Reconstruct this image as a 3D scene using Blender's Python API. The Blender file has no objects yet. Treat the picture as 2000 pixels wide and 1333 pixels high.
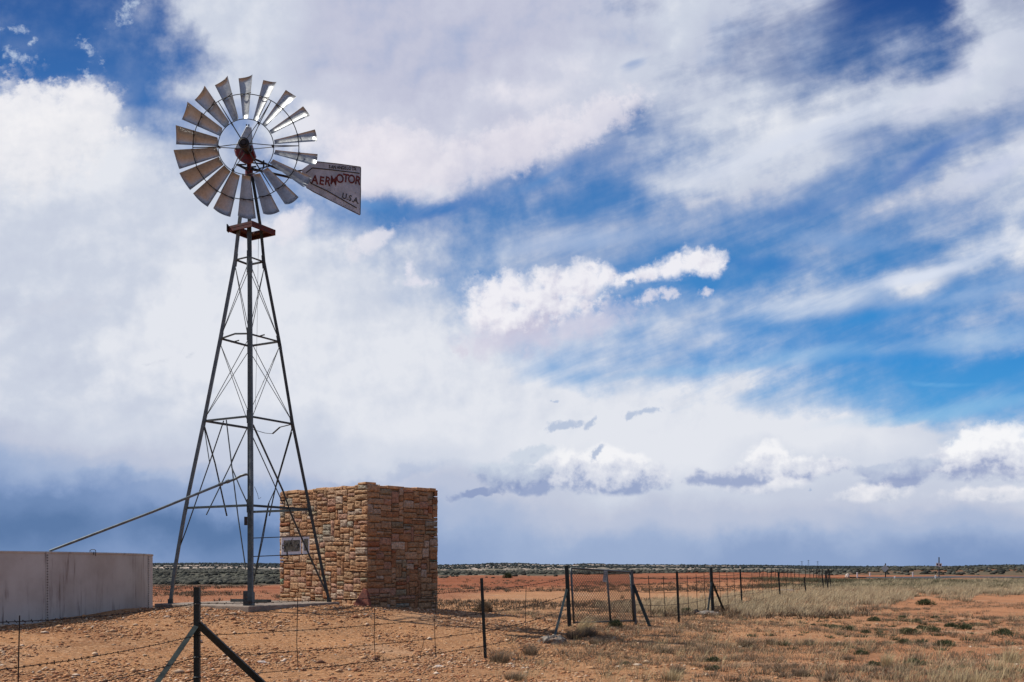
import bpy, bmesh, math, random
import numpy as np
from mathutils import Vector, Matrix
R = math.radians
random.seed(7); rng = np.random.default_rng(11)
scene = bpy.context.scene
col = scene.collection
F = 2000.0; CX = 1000.0; HY = 1107.0; CZ = 1.57       # photo focal length (px), principal column, horizon row, eye height

# ------------------------------------------------------------------ camera
cd = bpy.data.cameras.new('camera'); cam = bpy.data.objects.new('camera', cd); col.objects.link(cam)
cam.location = (0, 0, CZ); cam.rotation_euler = (R(90), 0, 0)
cd.sensor_fit = 'HORIZONTAL'; cd.sensor_width = 36; cd.lens = 36 * F / 2000.0
cd.shift_y = (HY - 666.5) / 2000.0
cd.clip_start = 0.1; cd.clip_end = 30000
scene.camera = cam
scene.render.resolution_x = 1024; scene.render.resolution_y = 682
scene.view_settings.view_transform = 'Standard'; scene.view_settings.look = 'None'
scene.view_settings.exposure = 0.0; scene.view_settings.gamma = 1

# ------------------------------------------------------------------ sun
SUNV = Vector((-0.60, 0.09, 0.84)).normalized()
sun_el = math.asin(SUNV.z); sun_az = math.atan2(SUNV.x, SUNV.y)
sl = bpy.data.lights.new('sun', 'SUN'); sl.energy = 5.0; sl.angle = R(0.5); sl.color = (1.0, 0.95, 0.87)
so = bpy.data.objects.new('sun', sl); col.objects.link(so)
so.rotation_euler = SUNV.to_track_quat('Z', 'Y').to_euler()

def lin(c):
    return tuple((v/255/12.92 if v/255 <= .04045 else ((v/255+.055)/1.055)**2.4) for v in c)

# ------------------------------------------------------------------ sky
class NT:
    """tiny helper that writes node graphs"""
    def __init__(s, tree): s.t = tree; s.n = tree.nodes; s.l = tree.links
    def new(s, typ, **kw):
        nd = s.n.new(typ)
        for k, v in kw.items(): setattr(nd, k, v)
        return nd
    def put(s, sock, v):
        if isinstance(v, bpy.types.NodeSocket): s.l.new(v, sock)
        elif v is not None:
            sock.default_value = v
    def m(s, op, a, b=None, c=None, clamp=False):
        nd = s.new('ShaderNodeMath', operation=op); nd.use_clamp = clamp
        s.put(nd.inputs[0], a); s.put(nd.inputs[1], b)
        if c is not None: s.put(nd.inputs[2], c)
        return nd.outputs[0]
    def v(s, op, a, b=None):
        nd = s.new('ShaderNodeVectorMath', operation=op)
        s.put(nd.inputs[0], a); s.put(nd.inputs[1], b)
        return nd.outputs['Value'] if op in ('LENGTH', 'DOT_PRODUCT') else nd.outputs[0]
    def xyz(s, x, y, z=0.0):
        nd = s.new('ShaderNodeCombineXYZ'); s.put(nd.inputs[0], x); s.put(nd.inputs[1], y); s.put(nd.inputs[2], z)
        return nd.outputs[0]
    def step(s, x, a, b, lo=0.0, hi=1.0):
        nd = s.new('ShaderNodeMapRange', interpolation_type='SMOOTHSTEP')
        s.put(nd.inputs[0], x)
        for i, q in enumerate((a, b, lo, hi)): s.put(nd.inputs[i+1], q)
        return nd.outputs[0]
    def noise(s, vec, scale, detail=5, rough=.55, dist=0.0, dim='3D'):
        nd = s.new('ShaderNodeTexNoise', noise_dimensions=dim); s.put(nd.inputs['Vector'], vec)
        nd.inputs['Scale'].default_value = scale; nd.inputs['Detail'].default_value = detail
        nd.inputs['Roughness'].default_value = rough; nd.inputs['Distortion'].default_value = dist
        return nd.outputs['Fac']
    def mix(s, f, a, b, mode='MIX'):
        nd = s.new('ShaderNodeMix', data_type='RGBA', blend_type=mode)
        s.put(nd.inputs[0], f); s.put(nd.inputs[6], a if not isinstance(a, tuple) else (*a[:3], 1))
        s.put(nd.inputs[7], b if not isinstance(b, tuple) else (*b[:3], 1))
        return nd.outputs[2]
    def ramp(s, f, stops, mode='LINEAR'):
        nd = s.new('ShaderNodeValToRGB'); cr = nd.color_ramp; cr.interpolation = mode
        while len(cr.elements) < len(stops): cr.elements.new(0.5)
        for e, (p, c) in zip(cr.elements, stops): e.position = p
        for e, (p, c) in zip(cr.elements, stops): e.position = p; e.color = (*c[:3], 1)
        s.put(nd.inputs[0], f)
        return nd.outputs[0]

world = bpy.data.worlds.new('World'); scene.world = world; world.use_nodes = True
W = NT(world.node_tree); W.n.clear()
tc = W.new('ShaderNodeTexCoord').outputs['Generated']
sp = W.new('ShaderNodeSeparateXYZ'); W.l.new(tc, sp.inputs[0])
dx, dy, dz = sp.outputs
A = W.m('ARCTAN2', dx, dy)
Ac = W.m('MINIMUM', W.m('MAXIMUM', A, -0.85), 0.85)
hor = W.m('SQRT', W.m('ADD', W.m('MULTIPLY', dx, dx), W.m('MULTIPLY', dy, dy)))
T = W.m('DIVIDE', dz, W.m('MAXIMUM', hor, 0.15))
# directions expressed as angles-on-the-horizon (U) and slope (V), thousand units per half radian
PX = W.m('MULTIPLY_ADD', W.m('TANGENT', Ac), 2000.0, 1000.0)
PY = W.m('MULTIPLY_ADD', W.m('DIVIDE', T, W.m('COSINE', Ac)), -2000.0, 1107.0)
P0 = W.xyz(W.m('MULTIPLY_ADD', A, 2.05, 1.0), W.m('DIVIDE', PY, 1000.0), 0.0)
def offs(v, x, y): return W.v('ADD', v, (x, y, 0.0))
# streak frame: clouds drawn out from lower left to upper right
ca, sa = math.cos(R(-20)), math.sin(R(-20))
px1 = W.m('DIVIDE', PX, 1000.0); py1 = W.m('DIVIDE', PY, 1000.0)
ru = W.m('ADD', W.m('MULTIPLY', px1, ca), W.m('MULTIPLY', py1, sa))
rv = W.m('SUBTRACT', W.m('MULTIPLY', py1, ca), W.m('MULTIPLY', px1, sa))
PS = W.xyz(W.m('MULTIPLY', ru, 0.36), W.m('MULTIPLY', rv, 1.75), 0.0)
right = W.step(W.m('ADD', px1, W.m('MULTIPLY', py1, 0.35)), 0.85, 1.35)     # streaky half of the sky
nA = W.noise(P0, 3.2, 2, .5, dim='2D'); nB = W.noise(offs(P0, 5.3, 1.7), 3.2, 2, .5, dim='2D')
nC = W.noise(P0, 9, 6, .58, dim='2D'); nD = W.noise(offs(P0, 2.1, 7.9), 9, 5, .58, dim='2D')
sN = W.noise(PS, 5.0, 6, .58, .25, dim='2D'); sM = W.noise(offs(PS, 3.1, 4.2), 14.0, 4, .6, dim='2D')
CH = [None]      # each mask is made to wait for the one before it, so that few values are alive at once
def pxc():
    return PX if CH[0] is None else W.m('MULTIPLY_ADD', CH[0], 1e-5, PX)
def warp(base, big, small, a, b):
    o = W.m('ADD', W.m('MULTIPLY', W.m('SUBTRACT', big, .5), a), W.m('MULTIPLY', W.m('SUBTRACT', small, .5), b))
    return W.m('ADD', base, o)
WX = warp(PX, nA, nC, 140, 95); WY = warp(PY, nB, nD, 80, 80)
rows = [   # slope row, coverage digits, brightness digits (columns every 100 units)
 (0,   '212499999999898872088', '555688766766687665576'),
 (60,  '212399999999997762288', '555688766666686655587'),
 (120, '111179999999977764599', '655578666678876755687'),
 (180, '845169999999988878997', '999578776798877877886'),
 (240, '999466999999578988866', '999777987878878988865'),
 (300, '999875899997668986568', '989886998777678886678'),
 (360, '999885689745688764577', '999887899866687776677'),
 (420, '999997653456544455657', '888887876677666666768'),
 (480, '999999986665333453479', '888888887776666776689'),
 (540, '999999998555432346844', '888899888777776789977'),
 (600, '999999999777666664356', '788999988887778887777'),
 (660, '999999999988777532356', '889999999988888877788'),
 (720, '999999999987765433312', '889999999999888887777'),
 (780, '999999999999988764331', '888899999999999888888'),
 (840, '999999999999999999865', '678888899999999999888'),
 (900, '999999999999999999999', '456677788899999888888'),
 (960, '999999999999999999999', '112334566677888777777'),
 (1020,'999999999999999999999', '001000134556666665555'),
 (1090,'999999999999999999999', '112211233344443333222')]
fac = W.m('DIVIDE', W.m('ADD', WX, 400.0), 2800.0)
cur = None
for i, (y, cs, bs) in enumerate(rows):
    stops = [((400 + 100*k)/2800, (int(c)/9, int(b)/9, 0)) for k, (c, b) in enumerate(zip(cs, bs))]
    r = W.ramp(fac if i == 0 else W.m('MULTIPLY_ADD', CH[0], 1e-7, fac), stops, 'LINEAR')
    if i == 0: cur = r; CH[0] = W.m('MULTIPLY', r, 1.0)
    else:
        cur = W.mix(W.step(WY, rows[i-1][0], y), cur, r); CH[0] = W.m('MULTIPLY', cur, 1.0)
sc = W.new('ShaderNodeSeparateColor'); W.l.new(cur, sc.inputs[0])
cov, bri = sc.outputs[0], sc.outputs[1]
det = W.mix(right, nC, W.m('ADD', W.m('MULTIPLY_ADD', sN, .52, W.m('MULTIPLY', sM, .16)), W.m('MULTIPLY', nC, .32)))
detn = W.m('SUBTRACT', det, .5)
edge = W.m('MULTIPLY', W.m('MULTIPLY', cov, W.m('SUBTRACT', 1.02, cov)), 4.0)
cov2 = W.m('ADD', cov, W.m('MULTIPLY', detn, W.m('MULTIPLY_ADD', edge, W.m('MULTIPLY_ADD', right, .85, 1.35), W.m('MULTIPLY_ADD', right, .16, .06))))
cov2 = W.m('POWER', W.m('MAXIMUM', W.m('MULTIPLY_ADD', cov2, 1.12, -.06), 0.0), W.m('MULTIPLY_ADD', right, .5, 1.4), clamp=True)
# lit relief: the same noise looked up a little towards the sun
rel = W.m('SUBTRACT', nC, W.noise(offs(P0, -.016, -.02), 9, 4, .55, dim='2D'))
low = W.step(PY, 760.0, 900.0)
calm = W.m('SUBTRACT', 1.0, W.m('MULTIPLY', low, .85))
bri2 = W.m('ADD', bri, W.m('MULTIPLY', W.m('ADD', W.m('MULTIPLY', rel, .34), W.m('MULTIPLY', W.m('SUBTRACT', nA, .5), .2)), calm))
cloudcol_stops = [(0, lin((92,122,166))), (.12, lin((112,139,182))), (.24, lin((130,154,195))), (.5, lin((160,178,210))),
                  (.7, lin((192,199,218))), (.85, lin((204,211,226))), (1.0, lin((227,230,238)))]
cloudC = W.ramp(bri2, cloudcol_stops)
warm = W.m('MULTIPLY', W.step(PY, 520.0, 250.0), W.m('MULTIPLY', W.step(PX, 480.0, 700.0), W.step(PX, 1350.0, 1000.0)))
cloudC = W.mix(warm, cloudC, (1.0, .955, .975), 'MULTIPLY')
blueL = W.ramp(W.m('DIVIDE', PY, 1100.0), [(0, lin((28,84,158))), (.2, lin((44,108,182))), (.45, lin((62,128,196))), (.62, lin((44,140,212))), (.75, lin((84,164,222))), (1, lin((110,150,205)))])
blueR = W.ramp(W.m('DIVIDE', PY, 1100.0), [(0, lin((20,70,144))), (.12, lin((30,90,160))), (.3, lin((66,124,192))), (.45, lin((56,130,200))), (.62, lin((34,138,214))), (.75, lin((60,158,224))), (1, lin((110,150,205)))])
blue = W.mix(W.step(PX, 700.0, 1500.0), blueL, blueR)
skyt = W.new('ShaderNodeTexSky', sky_type='NISHITA', sun_disc=False)
skyt.sun_elevation = sun_el; skyt.sun_rotation = sun_az; skyt.altitude = 1600
sk = W.v('MULTIPLY', skyt.outputs[0], (0.075, 0.085, 0.085))
base = W.mix(.18, blue, sk)
skyc = W.mix(cov2, base, cloudC)

#SKYBEG
EWX = warp(0.0, nA, nC, 30, 90); EWY = warp(PY, nB, nD, 16, 55)
def ell_field(ells, wn, wamp):
    """union of ellipses with billowing edges; returns the field (>0 inside)"""
    f = None
    for (cx, cy, rx, ry, rot) in ells:
        mp = W.new('ShaderNodeMapping', vector_type='TEXTURE')
        W.l.new(W.xyz(W.m('ADD', pxc(), EWX), EWY, 0), mp.inputs[0])
        mp.inputs['Location'].default_value = (cx, cy, 0); mp.inputs['Rotation'].default_value = (0, 0, R(rot))
        mp.inputs['Scale'].default_value = (rx, ry, 1)
        d = W.m('SUBTRACT', 1.0, W.v('LENGTH', mp.outputs[0]))
        f = d if f is None else W.m('SMOOTH_MAX', f, d, .18)
        CH[0] = f
    return W.m('ADD', W.m('ADD', f, .13*min(wamp, 1.0)), W.m('MULTIPLY', W.m('SUBTRACT', wn, .5), wamp))
n3 = W.noise(P0, 26, 6, .6, dim='2D'); n4 = W.noise(offs(P0, 3, 3), 75, 5, .62, dim='2D')
n3s = W.noise(offs(P0, -.006, -.008), 26, 5, .6, dim='2D')
vz = W.new('ShaderNodeTexVoronoi', feature='F1', voronoi_dimensions='2D'); W.l.new(W.v('ADD', P0, W.xyz(W.m('MULTIPLY', n3, .05), W.m('MULTIPLY', n4, .05))), vz.inputs['Vector']); vz.inputs['Scale'].default_value = 34
puff = W.m('MULTIPLY_ADD', n4, .55, W.m('SUBTRACT', W.m('MULTIPLY_ADD', n3, .9, .22), W.m('MULTIPLY', vz.outputs['Distance'], .45)))
def cloud(base_col, ells, amp, y0, y1, top, bot, soft=.22, dens=1.0, fine=False, tilt=0.0, flat=None, relief=1.0):
    f = ell_field(ells, n4 if fine else puff, amp)
    mask = W.m('MULTIPLY', W.step(f, -.04, soft+.2), dens)
    py = W.m('MULTIPLY_ADD', PX, tilt, PY) if tilt else PY
    if flat:      # condensation level: the base of the cloud is cut nearly level
        mask = W.m('MULTIPLY', mask, W.step(W.m('MULTIPLY_ADD', W.m('SUBTRACT', n3, .5), 26.0, py), flat+7.0, flat-7.0))
    CH[0] = mask
    t = W.m('DIVIDE', W.m('SUBTRACT', W.m('ADD', W.m('MULTIPLY_ADD', mask, 1e-5, py), W.m('MULTIPLY', W.m('SUBTRACT', n3, .5), (y1-y0)*.8)), y0), float(y1-y0))
    t = W.m('ADD', t, W.m('MULTIPLY', W.m('ADD', W.m('MULTIPLY', W.m('SUBTRACT', n3s, n3), 1.5), W.m('MULTIPLY', rel, -1.8)), relief))
    mid = tuple((x*.62+y*.38) for x, y in zip(lin(top), lin(bot)))
    c = W.mix(W.step(t, 0.0, .6), tuple(lin(top)), mid); c = W.mix(W.step(t, .5, 1.1), c, tuple(lin(bot)))
    CH[0] = mask
    return W.mix(mask, base_col, c)
# soft streaks of high cloud in the right half
def streak(base_col, cx, cy, rx, ry, rot, colr, dens):
    mp = W.new('ShaderNodeMapping', vector_type='TEXTURE'); W.l.new(W.xyz(W.m('ADD', pxc(), SWX), SWY, 0), mp.inputs[0])
    mp.inputs['Location'].default_value = (cx, cy, 0); mp.inputs['Rotation'].default_value = (0, 0, R(rot)); mp.inputs['Scale'].default_value = (rx, ry, 1)
    L = W.v('LENGTH', mp.outputs[0])
    k = W.m('MULTIPLY', W.step(L, 1.0, .1), W.m('MULTIPLY', SS, dens)); CH[0] = k
    return W.mix(k, base_col, tuple(lin(colr)))
SWX = warp(0.0, nA, sN, 60, 50); SWY = warp(PY, nB, sM, 40, 22); SS = W.step(sN, .25, .6)
for a in [(1600,600,200,34,-12,(210,220,236),.85), (1800,536,170,21,-13,(216,224,240),1.0), (1960,478,130,28,-24,(214,222,238),.9),
          (1900,570,230,24,-9,(150,180,220),.6), (1900,660,220,30,-6,(160,190,224),.7), (1640,470,220,34,8,(130,165,212),.5),
          (1600,700,200,26,-8,(140,185,226),.5), (1130,470,260,30,-6,(178,196,226),.5), (1830,745,120,7,3,(120,180,228),.5),
          (1850,800,300,20,-7,(140,190,228),.6), (1350,730,260,14,-3,(120,175,222),.5), (1850,170,220,44,-38,(214,218,234),.7),
          (1480,300,260,44,-22,(216,222,236),.75), (1640,250,220,40,-25,(208,216,234),.6), (1950,330,160,36,-24,(206,212,232),.7)]:
    skyc = streak(skyc, *a)
for a in [(1850,285,170,24,-27,(84,126,190),.7), (1600,395,190,26,-18,(78,126,190),.7), (1780,330,120,18,-35,(70,118,186),.6),
          (1480,515,150,22,6,(52,122,194),.8), (900,405,150,24,-14,(52,112,184),.85), (1080,335,120,18,-35,(70,124,190),.7), (740,400,60,16,10,(96,146,204),.6), (1230,125,34,16,-30,(120,150,200),.6), (1760,700,200,22,-4,(44,142,214),.7), (860,410,120,26,-4,(58,120,188),.75),
          (1040,360,120,20,-22,(84,138,198),.7), (1700,625,150,22,-16,(50,138,208),.7)]:
    skyc = streak(skyc, *a)
# big bright cumulus at the left edge, then small puffs in the blue
skyc = cloud(skyc, [(40,265,150,105,0), (170,215,70,52,-35), (120,250,110,60,0)], .8, 120, 440, (246,244,246), (214,218,228), .4, .85, relief=.6)
skyc = cloud(skyc, [(30,50,34,9,10), (35,105,38,14,5), (255,15,45,16,-40), (172,98,30,12,35), (172,145,24,11,20), (77,77,11,7,0)], 3.6, -100, 300, (196,210,230), (170,188,218), 1.5, .8, True)
# lower rim of the great cloud bank
skyc = cloud(skyc, [(760,370,60,24,-15), (1160,235,100,36,-30), (870,325,150,50,-14), (1010,285,130,48,-22), (790,320,90,60,0), (720,300,90,60,0)], .8, 200, 470, (238,233,240), (200,198,216), .6, .7, relief=.5)
# the tilted cumulus in mid sky with its mauve underside
skyc = cloud(skyc, [(1010,655,110,36,-6), (1130,635,120,30,-12), (960,668,60,22,0)], .9, 560, 700, (214,212,228), (204,200,220), .9, .7, relief=.4)
skyc = cloud(skyc, [(955,592,46,44,0), (1004,568,42,36,0), (1055,580,54,42,0), (1098,552,42,36,0), (1150,552,54,38,0), (1198,550,32,22,-14), (1228,540,18,12,-20), (1000,618,82,34,-8), (1100,598,82,30,-10), (1268,535,36,19,-15), (1318,518,46,28,-28), (1362,506,42,26,-15), (1396,510,29,28,0)], .95, 738, 850, (243,241,246), (200,198,218), .7, .95, tilt=.17, relief=1.2)
skyc = cloud(skyc, [(1262,592,34,16,-30), (1300,582,26,14,-10), (895,672,24,12,0), (812,525,12,26,20), (825,548,44,11,0), (1375,572,20,12,-30), (1010,560,10,8,0)], 1.6, 500, 640, (230,229,240), (214,212,226), .8, .8, True, relief=.5)
skyc = cloud(skyc, [(565,440,44,24,-35), (735,470,50,18,-32), (480,475,24,10,0)], .9, 400, 560, (236,233,240), (222,222,232), .7, .75, relief=.5)
# the row of low flat-based cumulus
skyc = cloud(skyc, [(1150,935,140,30,0), (1250,935,62,34,0), (1120,915,60,34,0), (1185,900,50,36,0), (1040,950,60,22,0), (1235,905,40,22,0)], .6, 893, 952, (244,244,247), (150,165,200), .3, .95, flat=970, relief=.9)
skyc = cloud(skyc, [(965,935,44,26,0), (1010,925,50,30,0), (1040,928,30,20,0), (1035,890,46,12,-6), (925,968,50,9,-8)], .55, 895, 955, (204,213,227), (140,156,194), .3, .9, relief=.8)
skyc = cloud(skyc, [(1500,905,50,32,0), (1440,932,84,22,-3), (1540,918,90,22,-8), (1610,908,54,14,-5)], .6, 880, 936, (244,244,247), (156,169,202), .3, .95, flat=952, relief=.9)
skyc = cloud(skyc, [(1500,948,90,14,-9)], .6, 930, 975, (240,240,244), (190,198,218), .6, .8, flat=966)
skyc = cloud(skyc, [(1885,885,70,46,-20), (1935,875,60,44,0), (1985,890,60,40,0), (2070,885,110,60,0), (1840,905,70,24,-15), (1790,918,60,20,0)], .6, 858, 932, (248,248,250), (154,166,200), .3, .96, flat=944, relief=.9)
skyc = cloud(skyc, [(1715,915,46,14,-5), (1790,912,40,18,0), (1760,935,70,12,0)], .6, 895, 945, (190,200,220), (148,162,198), .35, .85)
skyc = cloud(skyc, [(1950,962,110,19,-6), (2080,955,80,24,0), (1700,968,70,22,-6)], .8, 945, 990, (240,239,243), (190,198,216), .5, .8, flat=982)
skyc = cloud(skyc, [(1078,840,18,13,-35), (1100,832,40,11,-9), (1150,824,22,9,-50), (1255,808,32,9,-6), (1232,816,14,9,-30), (1165,880,28,9,-38), (1080,788,10,3,0), (1595,948,8,4,-20)], 1.5, 780, 860, (180,194,218), (172,186,212), .5, .85, True, relief=.3)
skyc = cloud(skyc, [(320,705,22,9,-25), (372,695,10,6,0), (290,710,16,4,0), (100,600,90,20,-12), (180,590,60,14,-20), (30,630,60,12,0)], 2.0, 560, 720, (206,210,224), (200,206,220), 1.2, .5, True)
skyc = cloud(skyc, [(800,925,60,12,-10), (350,925,100,9,-8), (700,940,60,9,-6)], 1.0, 900, 960, (176,190,216), (150,168,204), .8, .45)
#SKYEND
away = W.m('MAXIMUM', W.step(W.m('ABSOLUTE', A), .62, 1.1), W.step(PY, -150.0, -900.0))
dimmed_sky = W.mix(W.m('MULTIPLY', W.step(nC, .44, .62), W.step(nA, .40, .56)), W.mix(.5, sk, tuple(lin((46, 104, 178)))), tuple(lin((222, 226, 236))))  # unseen sky behind and overhead, made bluer and darker to cut fill light
skyc = W.mix(away, skyc, dimmed_sky)
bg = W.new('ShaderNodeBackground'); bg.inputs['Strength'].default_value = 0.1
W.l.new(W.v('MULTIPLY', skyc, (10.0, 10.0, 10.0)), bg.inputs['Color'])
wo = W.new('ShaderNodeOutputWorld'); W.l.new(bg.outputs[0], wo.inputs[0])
world.cycles.sampling_method = 'MANUAL'; world.cycles.sample_map_resolution = 512

# ------------------------------------------------------------------ helpers
def P(px, py, D):
    """a point of the place seen at photo column px, row py, at distance D"""
    return Vector(((px-CX)/F*D, D, CZ + (HY-py)/F*D))
def tag(o, label=None, cat=None, group=None, kind=None):
    if label: o['label'] = label
    if cat: o['category'] = cat
    if group: o['group'] = group
    if kind: o['kind'] = kind
    return o
def empty(name, loc, label, cat, group=None):
    o = bpy.data.objects.new(name, None); col.objects.link(o); o.location = loc; o.empty_display_size = .2
    return tag(o, label, cat, group)
def link(name, me, mat, parent=None, smooth=False):
    o = bpy.data.objects.new(name, me); col.objects.link(o)
    if mat: me.materials.append(mat)
    if smooth:
        for p in me.polygons: p.use_smooth = True
    if parent:
        par = Vector((0, 0, 0)); q = parent
        while q is not None: par += Vector(q.location); q = q.parent
        o.parent = parent; o.location = -par
    return o
def np_mesh(name, verts, faces, cols=None):
    me = bpy.data.meshes.new(name); me.from_pydata([tuple(v) for v in verts], [], faces)
    if cols is not None:
        at = me.color_attributes.new('Col', 'FLOAT_COLOR', 'POINT')
        c4 = np.ones((len(verts), 4), dtype=np.float32); c4[:, :3] = cols
        at.data.foreach_set('color', c4.ravel())
    me.update(); return me
class MB:
    def __init__(s): s.v = []; s.f = []
    def add(s, vs, fs):
        b = len(s.v); s.v += [tuple(v) for v in vs]; s.f += [tuple(i+b for i in f) for f in fs]; return s
    def box(s, c, sx, sy, sz, M=None):
        vs = [Vector((x*sx/2, y*sy/2, z*sz/2)) for x in (-1, 1) for y in (-1, 1) for z in (-1, 1)]
        if M is not None: vs = [M @ v for v in vs]
        vs = [v + Vector(c) for v in vs]
        return s.add(vs, [(0,1,3,2), (4,6,7,5), (0,4,5,1), (2,3,7,6), (0,2,6,4), (1,5,7,3)])
    def prof(s, pts, shape, up=None, scale=None):
        """sweep a closed 2-D profile along a polyline"""
        pts = [Vector(p) for p in pts]; n = len(shape); rings = []
        for i, p in enumerate(pts):
            t = (pts[min(i+1, len(pts)-1)] - pts[max(i-1, 0)]).normalized()
            u = Vector(up) if up is not None else (Vector((0, 0, 1)) if abs(t.z) < .9 else Vector((0, 1, 0)))
            a = t.cross(u).normalized(); b = a.cross(t).normalized()
            k = scale[i] if scale else 1
            rings.append([p + a*x*k + b*y*k for x, y in shape])
        vs = [v for r in rings for v in r]; fs = []
        for i in range(len(pts)-1):
            for j in range(n):
                fs.append((i*n+j, i*n+(j+1) % n, (i+1)*n+(j+1) % n, (i+1)*n+j))
        fs.append(tuple(range(n-1, -1, -1))); fs.append(tuple((len(pts)-1)*n + j for j in range(n)))
        return s.add(vs, fs)
    def tube(s, pts, r, n=8, scale=None):
        return s.prof(pts, [(r*math.cos(2*math.pi*k/n), r*math.sin(2*math.pi*k/n)) for k in range(n)], scale=scale)
    def bar(s, a, b, w, t, up=None):
        return s.prof([a, b], [(-w/2, -t/2), (w/2, -t/2), (w/2, t/2), (-w/2, t/2)], up)
    def angle(s, pts, w, t, up=None, flip=1):
        sh = [(0, 0), (w, 0), (w, t), (t, t), (t, w), (0, w)]
        sh = [(flip*(x-w/3), y-w/3) for x, y in sh]
        if flip < 0: sh = sh[::-1]
        return s.prof(pts, sh, up)
    def poly(s, outline, nrm):
        """prism from an ordered 3-D outline, extruded by vector nrm"""
        n = len(outline); nrm = Vector(nrm)
        vs = [Vector(p) for p in outline] + [Vector(p) + nrm for p in outline]
        return s.add(vs, [tuple(range(n)), tuple(range(2*n-1, n-1, -1))] + [(i, i+n, (i+1) % n + n, (i+1) % n) for i in range(n)])
    def ring(s, c, r, rt, axis_m=None, n=72, k=6):
        vs = []; fs = []
        for i in range(n):
            a = 2*math.pi*i/n
            for j in range(k):
                b = 2*math.pi*j/k
                p = Vector(((r+rt*math.cos(b))*math.cos(a), rt*math.sin(b), (r+rt*math.cos(b))*math.sin(a)))
                if axis_m is not None: p = axis_m @ p
                vs.append(p + Vector(c))
        for i in range(n):
            for j in range(k):
                fs.append((i*k+j, i*k+(j+1) % k, ((i+1) % n)*k+(j+1) % k, ((i+1) % n)*k+j))
        return s.add(vs, fs)
    def build(s, name, mat, parent=None, smooth=False, fix=True):
        me = bpy.data.meshes.new(name); me.from_pydata(s.v, [], s.f)
        if fix:
            bm = bmesh.new(); bm.from_mesh(me); bmesh.ops.recalc_face_normals(bm, faces=bm.faces); bm.to_mesh(me); bm.free()
        me.update()
        return link(name, me, mat, parent, smooth)

def build_two(a, mat_a, b, mat_b, name, parent=None):
    """one part whose small surface marks have a material of their own"""
    na = len(a.f); m = MB(); m.add(a.v, a.f); m.add(b.v, b.f); o = m.build(name, mat_a, parent)
    o.data.materials.append(mat_b)
    for p in o.data.polygons[na:]: p.material_index = 1
    return o
def smooth_by_angle(o, deg=35):
    bm = bmesh.new(); bm.from_mesh(o.data)
    for e in bm.edges:
        if len(e.link_faces) == 2 and e.calc_face_angle(0) > R(deg): e.smooth = False
    for f in bm.faces: f.smooth = True
    bm.to_mesh(o.data); bm.free()

# value noise on arrays
_L = rng.random((256, 256))
def vn(x, y):
    xi = np.floor(x).astype(int); yi = np.floor(y).astype(int); fx = x-xi; fy = y-yi
    fx = fx*fx*(3-2*fx); fy = fy*fy*(3-2*fy)
    g = lambda a, b: _L[a & 255, b & 255]
    return (g(xi, yi)*(1-fx)+g(xi+1, yi)*fx)*(1-fy) + (g(xi, yi+1)*(1-fx)+g(xi+1, yi+1)*fx)*fy - .5
def fbm(x, y, o=4):
    s = 0; a = 1
    for k in range(o): s = s + a*vn(x*2**k+17.3*k, y*2**k+9.1*k); a *= .5
    return s

# ------------------------------------------------------------------ materials
def mat(name, colr, rough=.6, metal=0.0, var=.25, vscale=8.0, bump=0.0, bscale=40.0, second=None, secfac=(.5, .7), vcol=False, coords='Object', spec=.4):
    m = bpy.data.materials.new(name); m.use_nodes = True; G = NT(m.node_tree); G.n.clear()
    out = G.new('ShaderNodeOutputMaterial'); bs = G.new('ShaderNodeBsdfPrincipled'); G.l.new(bs.outputs[0], out.inputs[0])
    co = G.new('ShaderNodeTexCoord').outputs['Object']
    c = (*colr, 1)
    if vcol:
        at = G.new('ShaderNodeAttribute', attribute_name='Col'); c = at.outputs['Color']
    n1 = G.noise(co, vscale, 6, .6)
    k = G.step(n1, .3, .7, 1-var, 1+var)
    base = G.mix(1.0, c, G.xyz(k, k, k), 'MULTIPLY')
    if second:
        n2 = G.noise(offs2(G, co, 3.3), vscale*.6, 7, .68)
        base = G.mix(G.step(n2, *secfac), base, (*second, 1))
    G.l.new(base, bs.inputs['Base Color'])
    G.put(bs.inputs['Roughness'], G.step(n1, .3, .7, max(rough-.1, .05), min(rough+.1, 1)))
    bs.inputs['Metallic'].default_value = metal; bs.inputs['Specular IOR Level'].default_value = spec
    if bump:
        b = G.new('ShaderNodeBump'); b.inputs['Strength'].default_value = 1; b.inputs['Distance'].default_value = bump
        G.l.new(G.noise(co, bscale, 5, .6), b.inputs['Height']); G.l.new(b.outputs[0], bs.inputs['Normal'])
    return m
def offs2(G, v, x): return G.v('ADD', v, (x, x*.7, x*1.3))

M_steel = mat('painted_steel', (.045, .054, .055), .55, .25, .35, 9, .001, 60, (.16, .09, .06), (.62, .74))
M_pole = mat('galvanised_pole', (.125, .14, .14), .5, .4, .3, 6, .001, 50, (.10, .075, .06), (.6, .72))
M_darkpole = mat('weathered_wood_rod', (.10, .07, .06), .8, 0, .35, 10)
M_red = mat('red_gearbox_paint', (.12, .010, .009), .45, 0, .4, 6, .001, 60, (.05, .018, .014), (.48, .66))
M_redwood = mat('red_platform_wood', (.075, .014, .012), .7, 0, .45, 7, .002, 30, (.05, .03, .028), (.5, .66))
M_blackiron = mat('greasy_black_iron', (.022, .018, .018), .5, .3, .4, 10)
M_post = mat('dark_fence_steel', (.016, .022, .02), .55, .3, .35, 14, .0006, 80, (.06, .035, .02), (.68, .8))
M_brace = mat('green_fence_steel', (.024, .034, .030), .55, .2, .3, 10, .0006, 80, (.07, .045, .03), (.66, .8))
M_wire = mat('rusty_wire', (.025, .018, .015), .7, .5, .3, 20)
M_gal = mat('galvanised_frame', (.085, .09, .09), .5, .5, .25, 12)
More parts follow.
